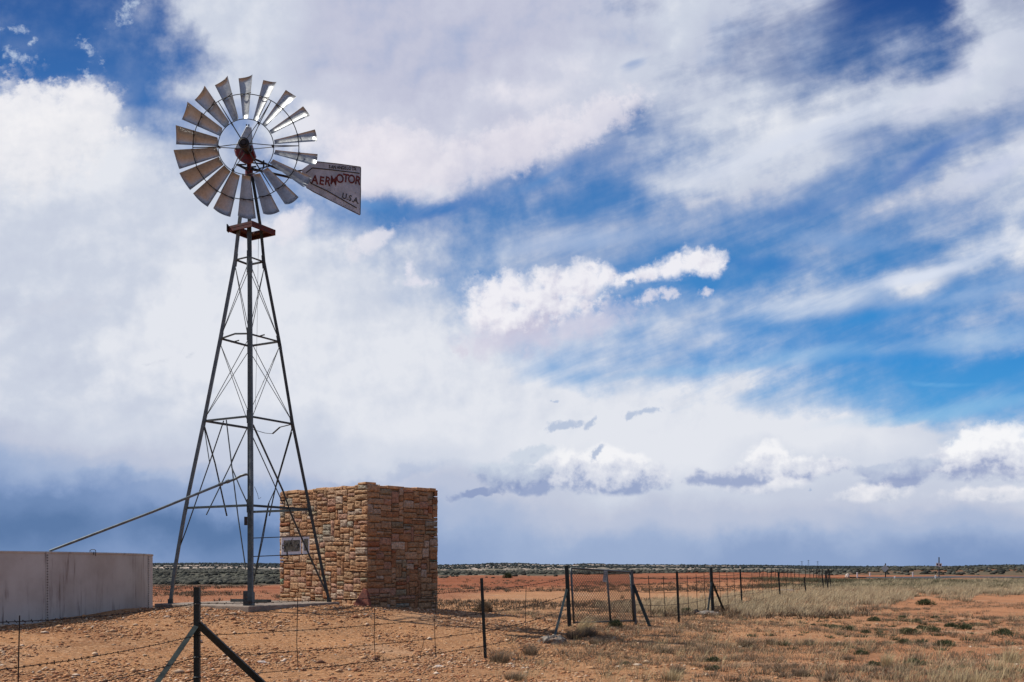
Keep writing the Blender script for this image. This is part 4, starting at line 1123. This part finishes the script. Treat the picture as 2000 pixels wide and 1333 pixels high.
# ------------------------------------------------------------------ rocks and small ground things
def rock(name, c, sx, sy, sz, m, seed, label, cat='rock', flat=.4):
    bm = bmesh.new(); bmesh.ops.create_icosphere(bm, subdivisions=4, radius=1)
    r = np.random.default_rng(seed); ph = r.random(3)*20
    for v in bm.verts:
        p = v.co.copy(); k = 1 + .5*float(fbm(np.array([p.x*1.6+ph[0]]), np.array([p.y*1.6+p.z*1.3+ph[1]]), 4)[0]) + .12*float(vn(np.array([p.x*7+ph[2]]), np.array([p.y*7+p.z*5]))[0])
        v.co = Vector((p.x*sx*k, p.y*sy*k, max(p.z, -flat)*sz*k))
    me = bpy.data.meshes.new(name); bm.to_mesh(me); bm.free()
    o = link(name, me, m); o.location = c
    return tag(o, label, cat)
def gpt(px, D, dz=0): x = (px-CX)/F*D; return Vector((x, D, hz(x, D)+dz))
rock('concrete_footing', gpt(1080, 20.0, .0), .25, .22, .15, M_rockgrey, 3, 'grey lumpy concrete footing under the left brace of the gate', 'footing')
rock('concrete_footing', gpt(1380, 32.4, .0), .40, .34, .11, M_rockgrey, 5, 'grey concrete footing under the braced post right of the gate', 'footing')
rock('dark_rock', gpt(1358, 32.6, 0), .16, .14, .16, M_blackiron, 8, 'small black rock left of the braced post beyond the gate')
rock('pale_stone', gpt(857, 16.2, 0), .075, .05, .035, M_palerock, 12, 'flat pale stone on the gravel between the building and the near fence post')
rock('pale_stone', gpt(512, 15.6, 0), .07, .05, .03, M_palerock, 14, 'whitish stone on the gravel right of the braced corner post')
MB().box(gpt(1537, 62, .08), .8, .25, .12, Matrix.Rotation(R(8), 3, 'Z'))
o = MB().box(gpt(1537, 62, .1), .85, .2, .14, Matrix.Rotation(R(5), 3, 'Z')).build('pale_beam', M_palerock); bv = o.modifiers.new('b', 'BEVEL'); bv.width = .02
tag(o, 'pale beam lying on the ground behind the long wire fence', 'beam')

# road signs and marker posts
def sgn_post(px, D, h, w=.09, m=None):
    b = gpt(px, D, -.1); return b, b+Vector((0, 0, h+.1))
M_signback = mat('sign_back_metal', (.42, .47, .46), .5, .4, .15, 4)
t = empty('road_sign', gpt(1729, 131), 'diamond road sign seen from the back beside the far road', 'road sign', None)
b, tp_ = sgn_post(1729.5, 131, 1.9); b.z -= .2; MB().bar(b, tp_, .12, .08, (0, 1, 0)).build('sign_post', M_post, t)
ce = P(1728.5, 1110.5, 130.9); MB().poly([ce+Vector((-.5, 0, 0)), ce+Vector((0, 0, -.5)), ce+Vector((.5, 0, 0)), ce+Vector((0, 0, .5))], (0, .01, 0)).build('sign_board', M_signback, t)
t = empty('route_sign', gpt(1833, 131), 'tall post carrying two small rectangular road signs against the sky', 'road sign')
b, tp_ = sgn_post(1834, 131, 2.7); MB().bar(b, tp_, .12, .08, (0, 1, 0)).build('sign_post', M_gal, t)
for (dx_, z_, s_) in ((-.17, 1103, .36), (.2, 1104, .38)):
    p = P(1833.5, z_, 130.9); sb = MB().box(p+Vector((dx_, 0, 0)), s_, .02, s_*1.15).build('sign_board', M_white, t)
    MB().box(p+Vector((dx_, -.015, .0)), s_*.5, .01, s_*.6).build('sign_marking', M_black, sb)
for (px, yb, D, h, lab) in ((1674.5, 1131, 128, .75, 'white marker post left of the diamond road sign'), (1747.5, 1134, 117, .42, 'short white marker post just right of the diamond sign'),
                       (1783, 1129, 145, .72, 'white leaning marker post midway between the two road signs'), (1827.5, 1134, 117, .55, 'white marker post at the foot of the two-board road sign'), (1699, 1128, 150, .5, 'low white marker left of the diamond sign')):
    b = gpt(px, D, -.05); o = MB().bar(b, b+Vector((random.uniform(-.05, .05), 0, h+.05)), .16, .08, (0, 1, 0)).build('marker_post', M_white)
    bv = o.modifiers.new('b', 'BEVEL'); bv.width = .02; tag(o, lab, 'marker post', 'white marker posts by the road')
rock('white_rock', gpt(1655, 135, .2), .3, .3, .35, M_palerock, 31, 'white boulder on the red ground beyond the paddock corner')
# power pylons on the ridge, far away
for i, (px, h, lab) in enumerate(((1566, 5.5, 'leftmost of the three faint pylons on the far dark ridge'), (1579, 6.5, 'middle of the three faint pylons on the far dark ridge'), (1597, 5.5, 'rightmost of the three faint pylons on the far dark ridge'))):
    D = 900.; x = (px-CX)/F*D; b = Vector((x, D, hz(x, D)-1)); r_ = empty('power_pylon', b, lab, 'pylon', 'pylons on the far ridge')
    mb = MB(); 
    for sx in (-1, 1): mb.bar(b+Vector((sx*.8, 0, 0)), b+Vector((sx*.15, 0, h)), .14, .14, (0, 1, 0))
    for k in range(4): mb.bar(b+Vector((-.8+.16*k, 0, h*k/4)), b+Vector((.65-.16*k, 0, h*(k+1)/4)), .1, .1, (0, 1, 0))
    mb.build('lattice', M_gal, r_)
    MB().bar(b+Vector((-1.5, 0, h*.9)), b+Vector((1.5, 0, h*.9)), .14, .14, (0, 1, 0)).build('cross_arm', M_gal, r_)

# ------------------------------------------------------------------ plants
def blades(name, base, hgt, lean, width, colA, colB, mtl=None, curl=.35, make=True):
    """many tapered bent blades as one mesh; base Nx3, lean Nx2 (tip offset as a fraction of height)"""
    N = len(base); yaw_ = rng.random(N)*math.pi
    sx = np.cos(yaw_)*width/2; sy = np.sin(yaw_)*width/2
    V = np.zeros((N, 5, 3)); m1 = base + np.c_[lean*hgt[:, None]*(.5-curl*.5), hgt*.55]; tip = base + np.c_[lean*hgt[:, None], hgt*(1-.25*np.clip((lean**2).sum(1), 0, 2))]
    V[:, 0] = base; V[:, 1] = base; V[:, 0, 0] -= sx; V[:, 0, 1] -= sy; V[:, 1, 0] += sx; V[:, 1, 1] += sy
    V[:, 2] = m1; V[:, 3] = m1; V[:, 2, 0] -= sx*.75; V[:, 2, 1] -= sy*.75; V[:, 3, 0] += sx*.75; V[:, 3, 1] += sy*.75; V[:, 4] = tip
    i0 = np.arange(N)[:, None]*5
    q = (i0 + np.array([0, 1, 3, 2])); t = (i0 + np.array([2, 3, 4]))
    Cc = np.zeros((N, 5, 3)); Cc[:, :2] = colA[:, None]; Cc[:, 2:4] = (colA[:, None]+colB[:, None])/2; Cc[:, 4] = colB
    return V.reshape(-1, 3), q, t, Cc.reshape(-1, 3)
def fast_mesh(name, V, Q, Tt, Cc):
    me = bpy.data.meshes.new(name); nq, nt = len(Q), len(Tt)
    me.vertices.add(len(V)); me.vertices.foreach_set('co', V.astype(np.float32).ravel())
    li = np.r_[Q.ravel(), Tt.ravel()].astype(np.int32) if nq else Tt.ravel().astype(np.int32)
    me.loops.add(len(li)); me.loops.foreach_set('vertex_index', li)
    me.polygons.add(nq+nt); me.polygons.foreach_set('loop_start', np.r_[np.arange(nq)*4, nq*4+np.arange(nt)*3].astype(np.int32))
    me.update(calc_edges=True)
    if Cc is not None:
        at = me.color_attributes.new('Col', 'FLOAT_COLOR', 'POINT'); c4 = np.ones((len(V), 4), np.float32); c4[:, :3] = Cc
        at.data.foreach_set('color', c4.ravel())
    return me
STRAW = np.array([.50, .38, .20]); PALE = np.array([.62, .50, .30]); SAGE = np.array([.12, .125, .07]); GREYB = np.array([.19, .145, .10]); DARKG = np.array([.045, .058, .028]); BROWN = np.array([.13, .085, .05])
def jit(c, n, s=.25): return np.clip(np.asarray(c)[None]*(1+rng.uniform(-s, s, (n, 1))), 0, 1)
def gz(x, y): return height(x, y)
def pick(weights, pxr, dr, n, power=1.0):
    """n random ground points in a wedge of columns and distances, kept by a density function of (px, py, x, y)"""
    out = []
    got = 0
    while got < n:
        m = 60000; D = (rng.random(m)*(dr[1]**power-dr[0]**power)+dr[0]**power)**(1/power)
        px = rng.uniform(*pxr, m); x = (px-CX)/F*D
        py = HY + F*CZ/D
        keep = rng.random(m) < weights(px, py, x, D)
        out.append(np.c_[x, D][keep]); got += keep.sum()
        if len(out) > 60: break
    return np.concatenate(out)[:n]

# gravel: modelled stones on the mound and its foot
def stones(n, pts, smin, smax, cols_):
    s = smin*(smax/smin)**(rng.random(n)**2.2)
    base = np.array([[1,0,0],[-1,0,0],[0,1,0],[0,-1,0],[0,0,1],[0,0,-1],[.6,.6,.5],[-.6,.6,.45],[-.6,-.6,.5],[.6,-.6,.45]])
    fc = np.array([[4,6,0],[4,2,6],[4,7,2],[4,1,7],[4,8,1],[4,3,8],[4,9,3],[4,0,9],[5,0,6],[5,6,2],[5,2,7],[5,7,1],[5,1,8],[5,8,3],[5,3,9],[5,9,0]])
    k = len(base); V = base[None]*(1+rng.uniform(-.28, .28, (n, k, 3)))
    V[..., 0] *= (s*rng.uniform(.8, 1.5, n))[:, None]; V[..., 1] *= (s*rng.uniform(.7, 1.2, n))[:, None]; V[..., 2] *= (s*rng.uniform(.35, .75, n))[:, None]
    a = rng.random(n)*6.28; ca_, sa_ = np.cos(a)[:, None], np.sin(a)[:, None]
    x = V[..., 0]*ca_ - V[..., 1]*sa_; y = V[..., 0]*sa_+V[..., 1]*ca_
    V[..., 0] = x + pts[:, :1]; V[..., 1] = y + pts[:, 1:2]; V[..., 2] += (gz(pts[:, 0], pts[:, 1]) + s*.12)[:, None]
    Fx = (np.arange(n)[:, None, None]*k + fc[None]).reshape(-1, 3)
    Cx = np.repeat(cols_[:, None], k, 1).reshape(-1, 3)
    return fast_mesh('gravel', V.reshape(-1, 3), np.zeros((0, 4), int), Fx, Cx)
def gw(px, py, x, y):
    clump = np.clip(.45 + 1.9*fbm(x*.9, y*.9, 4), .04, 1)
    return clump*np.clip(.9 - .8*sstep(px - (y-14)*12, 1020, 1350), .05, 1)*np.where(((x+3.9)**2+(y-24.7)**2) < 3, 0, 1)
pts = pick(gw, (-150, 2150), (12.2, 31), 85000, 1.2); n = len(pts)
pal = np.array([[.42,.21,.10],[.48,.28,.15],[.36,.16,.075],[.54,.37,.24],[.28,.12,.06],[.60,.46,.34],[.20,.10,.06]]); pr = np.array([.27,.22,.22,.08,.12,.03,.06])
cc_ = pal[rng.choice(7, n, p=pr)]*rng.uniform(.8, 1.15, (n, 1))
pts2 = pick(lambda px, py, x, y: gw(px, py, x, y)*.6+.05, (-150, 2150), (12.4, 30), 900, 1.2)
tag(link('rubble', stones(len(pts2), pts2, .03, .075, pal[rng.choice(7, len(pts2), p=[.2,.25,.15,.15,.1,.1,.05])]), M_pebble), kind='stuff')
tag(link('gravel', stones(n, pts, .007, .036, cc_), M_pebble), kind='stuff')

# grass, dead stalks and low dry plants over the ground
def tuft_set(cent, nb, rad, h, lean, width, cA, cB, wind=(.25, 0)):
    K_ = len(cent); N = K_*nb; c = np.repeat(cent, nb, 0); a = rng.random(N)*6.283; rr = np.sqrt(rng.random(N))
    rad = np.repeat(rad, nb) if np.ndim(rad) else rad; hh = (np.repeat(h, nb) if np.ndim(h) else h)*rng.uniform(.45, 1.1, N)
    x = c[:, 0]+np.cos(a)*rr*rad; y = c[:, 1]+np.sin(a)*rr*rad
    b = np.c_[x, y, gz(x, y)-.01]
    ln = np.c_[np.cos(a)*rr*lean+wind[0]+rng.normal(0, .12, N), np.sin(a)*rr*lean+wind[1]+rng.normal(0, .12, N)]
    return blades('x', b, hh, ln, np.broadcast_to(width, N), cA(N), cB(N))
def join(parts):
    V, Q, Tt, Cc = [], [], [], []; o = 0
    for v, q, t, c in parts: V.append(v); Q.append(q+o); Tt.append(t+o); Cc.append(c); o += len(v)
    return np.concatenate(V), np.concatenate(Q), np.concatenate(Tt), np.concatenate(Cc)
parts = []
# (a) tall pale grass band beside the long fence
def band_w(px, py, x, y):
    up = np.interp(px, [1120, 1300, 1450, 1560, 1640, 1800, 2100], [1186, 1178, 1163, 1153, 1146, 1141, 1138])
    dn = np.interp(px, [1120, 1200, 1330, 1450, 1540, 1620, 1680, 1760, 1900, 2100], [1192, 1206, 1205, 1200, 1196, 1208, 1190, 1179, 1170, 1166])
    dn = dn + 16*fbm(px*.015, px*0+3, 3) + 10*fbm(x*.7, y*.3, 3)
    w = sstep(py, up-3, up+3)*(1-sstep(py, dn-5, dn+2))
    return w*np.clip(.7+1.5*fbm(x*.4, y*.2, 3), .15, 1)*sstep(px, 1100, 1450)
c = pick(band_w, (1120, 2120), (30, 100), 3600, 1.2)
parts.append(tuft_set(c, 24, .20, .40*rng.uniform(.4, 1.25, len(c)), .5, .013, lambda n: jit(GREYB*1.3, n, .4), lambda n: jit(PALE*.9, n, .4), (.38, 0)))
# dark low sage mixed into the band, thicker towards its far side and to the right
c = pick(lambda px, py, x, y: band_w(px, py, x, y)*np.clip(.15+1.2*fbm(x*.3+4, y*.2, 3)+.35*sstep(px, 1650, 1950), 0, 1), (1120, 2120), (30, 100), 900, 1.3)
parts.append(tuft_set(c, 20, .22, .26*rng.uniform(.5, 1.2, len(c)), .9, .016, lambda n: jit(BROWN*.6, n, .4), lambda n: jit(SAGE*1.2, n, .4), (.2, 0)))
# knee-low bunches on the open sand
c = pick(lambda px, py, x, y: sstep(px, 900, 1250)*np.clip(.25+1.5*fbm(x*.35+2, y*.35, 3), .03, 1), (880, 2120), (12.4, 38), 620, 1.2)
kk = rng.uniform(.5, 1.25, len(c))
parts.append(tuft_set(c, 34, .11*kk, .15*kk, 1.3, .0075, lambda n: jit(BROWN*.45, n, .5), lambda n: jit(GREYB*1.45, n, .6), (.15, 0)))
c = pick(lambda px, py, x, y: sstep(px, 1350, 1650)*np.clip(.2+1.6*fbm(x*.4+7, y*.4, 3), 0, 1), (1300, 2120), (14, 32), 150, 1.2)
kk = rng.uniform(.4, 1.1, len(c))
parts.append(tuft_set(c, 40, .12*kk, .13*kk, 1.4, .012, lambda n: jit(DARKG*.8, n, .4), lambda n: jit(SAGE*.9, n, .5), (.05, 0)))
# (b) sage-grey brush between the grass and the road
def brush_w(px, py, x, y): return sstep(px, 1420, 1620)*sstep(y, 66, 80)*(1-sstep(y, 112, 122))*np.clip(.35+1.8*fbm(x*.12, y*.12, 3), .05, 1)
c = pick(brush_w, (1400, 2150), (66, 124), 3400, 1.2)
parts.append(tuft_set(c, 20, .34, .34*rng.uniform(.6, 1.3, len(c)), 1.0, .028, lambda n: jit(BROWN*.6, n), lambda n: jit(SAGE*1.05, n, .4), (.1, 0)))
# (c) scattered dry stuff over the near sand, right
def dry_w(px, py, x, y): return np.clip(.25+1.5*fbm(x*.45, y*.45, 4), .0, 1)*sstep(px + (1240-py)*.0, 860, 1180)
c = pick(dry_w, (850, 2120), (12.5, 46), 6500, 1.15)
parts.append(tuft_set(c, 13, .12*rng.uniform(.4, 1.7, len(c)), .10*rng.uniform(.4, 1.6, len(c)), 1.2, .0065, lambda n: jit(BROWN*.9, n, .5), lambda n: jit(GREYB*1.3, n, .6), (.12, 0)))
c = pick(dry_w, (950, 2120), (12.2, 36), 900, 1.1)
parts.append(tuft_set(c, 8, .07, .24*rng.uniform(.4, 1.3, len(c)), .8, .0042, lambda n: jit(STRAW*.8, n), lambda n: jit(PALE*1.05, n), (.35, 0)))
# tall straw at the very bottom right
c = pick(lambda px, py, x, y: sstep(px, 1680, 1950)*(1-sstep(y, 14, 18))*np.clip(.3+1.6*fbm(x*2, y*2, 3), 0, 1), (1680, 2080), (12.6, 19), 75, 1)
parts.append(tuft_set(c, 20, .13, .32*rng.uniform(.6, 1.2, len(c)), .5, .0042, lambda n: jit(STRAW*.7, n), lambda n: jit(PALE, n), (.22, 0)))
c = pick(lambda px, py, x, y: sstep(px, 930, 1000)*(1-sstep(px, 1250, 1400))*(1-sstep(y, 15.5, 18)), (920, 1420), (12.6, 18), 36, 1)
parts.append(tuft_set(c, 20, .12, .24*rng.uniform(.6, 1.2, len(c)), .8, .0042, lambda n: jit(STRAW*.6, n), lambda n: jit(PALE*.9, n), (.3, 0)))
# (d) tiny dark plants and litter on the gravel and on the red plain
c = pick(lambda px, py, x, y: np.clip(.1+1.5*fbm(x*.6, y*.6, 3), 0, 1), (-100, 1300), (12, 34), 800, 1.2)
parts.append(tuft_set(c, 12, .06*rng.uniform(.5, 1.8, len(c)), .055*rng.uniform(.4, 1.5, len(c)), 1.3, .005, lambda n: jit(DARKG*1.1, n), lambda n: jit(GREYB*.8, n, .4), (0, 0)))
c = pick(lambda px, py, x, y: np.clip(.05+1.6*fbm(x*.12, y*.12, 4), 0, 1), (250, 1700), (30, 130), 4200, 1.0)
parts.append(tuft_set(c, 12, .20*rng.uniform(.5, 1.6, len(c)), .16*rng.uniform(.5, 1.6, len(c)), 1.1, .03, lambda n: jit(BROWN*.7, n), lambda n: jit(GREYB*.8, n, .4), (0, 0)))
V_, Q_, T_, C_ = join(parts)
tag(link('grass', fast_mesh('grass', V_, Q_, T_, C_), M_blade), kind='stuff')

# scrub and junipers of the far plain and mesa: uneven clumps
def clumps(n, pts, size, colf):
    s = size
    bm = bmesh.new(); bmesh.ops.create_icosphere(bm, subdivisions=1, radius=1); b = np.array([v.co[:] for v in bm.verts]); f = np.array([[v.index for v in q.verts] for q in bm.faces]); bm.free()
    k = len(b); V = b[None]*(1+rng.uniform(-.35, .35, (n, k, 1)))
    V[..., :2] *= (s*rng.uniform(.8, 1.5, n))[:, None, None]; V[..., 2] *= (s*rng.uniform(.5, .9, n))[:, None]
    z = gz(pts[:, 0], pts[:, 1]); V[..., 0] += pts[:, :1]; V[..., 1] += pts[:, 1:]; V[..., 2] += (z+s*.25)[:, None]
    return fast_mesh('s', V.reshape(-1, 3), np.zeros((0, 4), int), (np.arange(n)[:, None, None]*k+f).reshape(-1, 3), np.repeat(colf(n)[:, None], k, 1).reshape(-1, 3))
def scr_w(px, py, x, y):
    re = np.interp(px, [300, 560, 860, 1100, 1300, 1500, 1620, 1800, 2000], [92, 98, 150, 165, 230, 300, 200, 200, 200])
    return (1-.7*sstep(px, 1500, 1620))*sstep(y, re*.8, re*1.1)*np.clip(.4+1.3*fbm(x*.01, y*.02, 3), .03, 1)
c = pick(scr_w, (-100, 2150), (88, 300), 16000, 1.0)
tag(link('scrub', clumps(len(c), c, rng.uniform(.10, .32, len(c))*(1+c[:, 1]/300), lambda n: jit(np.array([.07, .068, .052]), n, .6)), M_blade), kind='stuff')
def jun_w(px, py, x, y): return np.clip(.45+1.9*fbm(x*.012, y*.02, 3)+1.0*sstep(y, 690, 740)+.8*sstep(px, 1500, 1600), .04, 1)
c = pick(jun_w, (-150, 2200), (260, 775), 17000, 1.0)
tag(link('juniper_woodland', clumps(len(c), c, rng.uniform(.25, .62, len(c))*(.5+c[:, 1]/760)*(1-.4*sstep(CX+F*c[:, 0]/c[:, 1], 1480, 1600)), lambda n: jit(np.array([.038, .047, .047]), n, .35)), M_blade), kind='stuff')

# individual shrubs and tufts one can point at
def shrub(name, px, D, w, h, label, kind='green', group=None, lean=0):
    c = gpt(px, D); n = {'green': 620, 'tuft': 300, 'stalk': 200, 'bush': 900, 'ball': 900}[kind]
    a = rng.random(n)*6.283; rr = np.sqrt(rng.random(n))
    if kind in ('tuft', 'stalk'):
        x = c.x+np.cos(a)*rr*w*.28; y = c.y+np.sin(a)*rr*w*.28; b = np.c_[x, y, gz(x, y)-.01]
        hh = h*rng.uniform(.5, 1.1, n); ln = np.c_[np.cos(a)*rr*w*.42/h+lean+rng.normal(0, .1, n), np.sin(a)*rr*w*.42/h+rng.normal(0, .1, n)]
        cA = jit(BROWN*.7 if kind == 'tuft' else STRAW*.6, n); cB = jit(GREYB*1.5 if kind == 'tuft' else PALE, n, .4)
        v, q, t, cc2 = blades('x', b, hh, ln, np.full(n, .005*max(1, D/20)), cA, cB)
    else:
        # leafy dome: short blades spread through the volume of a mound
        u = rng.normal(size=(n, 3)); u /= np.linalg.norm(u, axis=1)[:, None]; u[:, 2] = np.abs(u[:, 2])
        r_ = rng.uniform(.25, 1, n)**.5; lob = 1+.35*np.sin(3*np.arctan2(u[:, 1], u[:, 0])+px)
        x = c.x+u[:, 0]*r_*w/2*lob; y = c.y+u[:, 1]*r_*w/2*lob; z = gz(x, y)+u[:, 2]*r_*h*.8-.01
        b = np.c_[x, y, z]; ln = u[:, :2]*1.0+rng.normal(0, .4, (n, 2)); hh = np.full(n, h*.3)*rng.uniform(.5, 1.3, n)
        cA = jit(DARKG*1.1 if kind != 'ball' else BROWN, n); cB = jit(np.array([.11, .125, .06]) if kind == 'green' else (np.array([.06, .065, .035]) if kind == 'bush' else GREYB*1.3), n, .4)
        v, q, t, cc2 = blades('x', b, hh, ln, np.full(n, max(.010, w*.035)), cA, cB)
    off = np.array(c[:]); me = fast_mesh(name, v-off, q, t, cc2); o = link(name, me, M_blade); o.location = c
    return tag(o, label, 'shrub' if kind != 'tuft' and kind != 'stalk' else 'grass tuft', group)
def Dg(py): return F*CZ/(py-HY)
shrub('grass_tuft', 975, 17.3, .52, .30, 'brown dry grass tuft at the foot of the near fence post', 'tuft', lean=.2)
shrub('grass_tuft', 1036, 18.3, .38, .22, 'dry grass tuft between the near fence post and the grey footing', 'tuft', lean=.1)
shrub('grass_tuft', 1120, 20.6, .5, .30, 'shaggy dead grass tuft at the foot of the left gate post', 'tuft', lean=.5)
shrub('grass_tuft', 1150, 21.0, .45, .26, 'dead grass clump under the chain link gate', 'tuft', lean=.4)
shrub('grass_tuft', 1160, 20.0, .28, .16, 'small grey tuft in front of the chain link gate', 'tuft')
shrub('straw_tuft', 1135, 21.5, .5, .5, 'long pale straw stalks leaning across the bottom of the gate', 'stalk', lean=.9)
shrub('green_bush', 1204, 23.2, .32, .20, 'dark green bush under the right half of the chain link gate', 'green')
shrub('tumbleweed', 948, 27.5, .42, .34, 'round brown tumbleweed just behind the near fence post', 'ball')
shrub('dark_bush', 929, 28.5, .3, .16, 'low dark bush left of the tumbleweed', 'green')
shrub('dark_bush', 992, 118, 1.0, .75, 'round dark bush alone on the red plain below the mesa', 'bush')
shrub('desert_bush', 1172, 40, .4, .28, 'grey-brown bush seen through the gate mesh', 'ball')
shrub('desert_bush', 1342, 32.8, .45, .26, 'olive bush beside the black rock beyond the gate', 'green')
shrub('grass_tuft', 148, 20.5, .3, .1, 'low dark plant on the gravel in front of the tank', 'green')
G1 = 'dark green shrubs on the sand at lower right'
for (px, py, w, lab) in ((1708, 1213, .36, 'upper left dark green shrub of the cluster right of the tall grass tongue'), (1628, 1228, .24, 'small dark shrub at the left end of the shrub row'), (1658, 1233, .3, 'second dark shrub from the left in the shrub row'),
        (1691, 1238, .22, 'small dark shrub below the gap in the shrub row'), (1774, 1239, .44, 'wide low dark shrub at the middle front of the cluster'), (1800, 1231, .3, 'flat dark shrub just behind the wide front shrub'),
        (1822, 1236, .36, 'green shrub right of the wide front shrub'), (1857, 1224, .36, 'pale green shrub left of the largest right-hand shrub'), (1884, 1230, .42, 'largest dark green shrub at the right of the cluster'),
        (1791, 1215, .3, 'dark shrub in the back row of the cluster centre'), (1827, 1208, .24, 'small dark shrub in the back row right of centre'), (1762, 1208, .22, 'tiny dark shrub in the back row left of centre'), (1807, 1182, .7, 'low green bush at the edge of the tall grass under the road signs'),
        (1960, 1240, .4, 'grey-green shrub near the right edge'), (1846, 1264, .36, 'brown-green shrub in front of the cluster, right'), (1797, 1258, .2, 'small dark plant in front of the cluster'), (1766, 1258, .28, 'dark plant in front of the cluster, left'),
        (1786, 1297, .32, 'green shrub near the bottom below the cluster'), (1706, 1299, .22, 'dark shrub near the bottom beside pale stalks'), (1681, 1277, .24, 'dry brown shrub left of the pale stalks'), (1393, 1290, .24, 'dark green shrub alone at the lower middle, upper of two'), (1394, 1306, .22, 'dark green shrub at the lower middle, lower of two'),
        (1589, 1221, .14, 'tiny dark plant at the foot of the tall grass tongue'), (1223, 1293, .16, 'small dark plant on bare sand below the gate')):
    shrub('desert_shrub', px, Dg(py), w, w*.42, lab, 'green', G1)
G2 = 'dry tufts on the sand at lower right'
for (px, py, w, h, kd, lab) in ((1299, 1274, .36, .16, 'tuft', 'grey dry tuft below the right gate post'), (1455, 1265, .4, .24, 'tuft', 'grey tuft below the second fence post right of the gate'), (1508, 1262, .4, .18, 'tuft', 'wide flat dry tuft right of centre'), (1580, 1258, .3, .14, 'tuft', 'brown tuft halfway to the shrub cluster'),
        (1322, 1313, .3, .18, 'tuft', 'brown tuft near the bottom centre'), (1315, 1330, .34, .2, 'stalk', 'straw tuft at the bottom edge centre'), (1563, 1320, .34, .16, 'tuft', 'dark twiggy tuft near the bottom right of centre'), (1731, 1303, .26, .3, 'stalk', 'pale stalks beside the dark shrub near the bottom'),
        (1975, 1296, .4, .32, 'stalk', 'tall straw tuft at the bottom right corner'), (1657, 1288, .26, .12, 'tuft', 'grey tuft left of the brown shrub near the bottom'), (1005, 1330, .45, .16, 'tuft', 'olive tuft at the bottom edge under the near fence post')):
    shrub('dry_tuft', px, Dg(py), w, h, lab, kd, G2, .25)
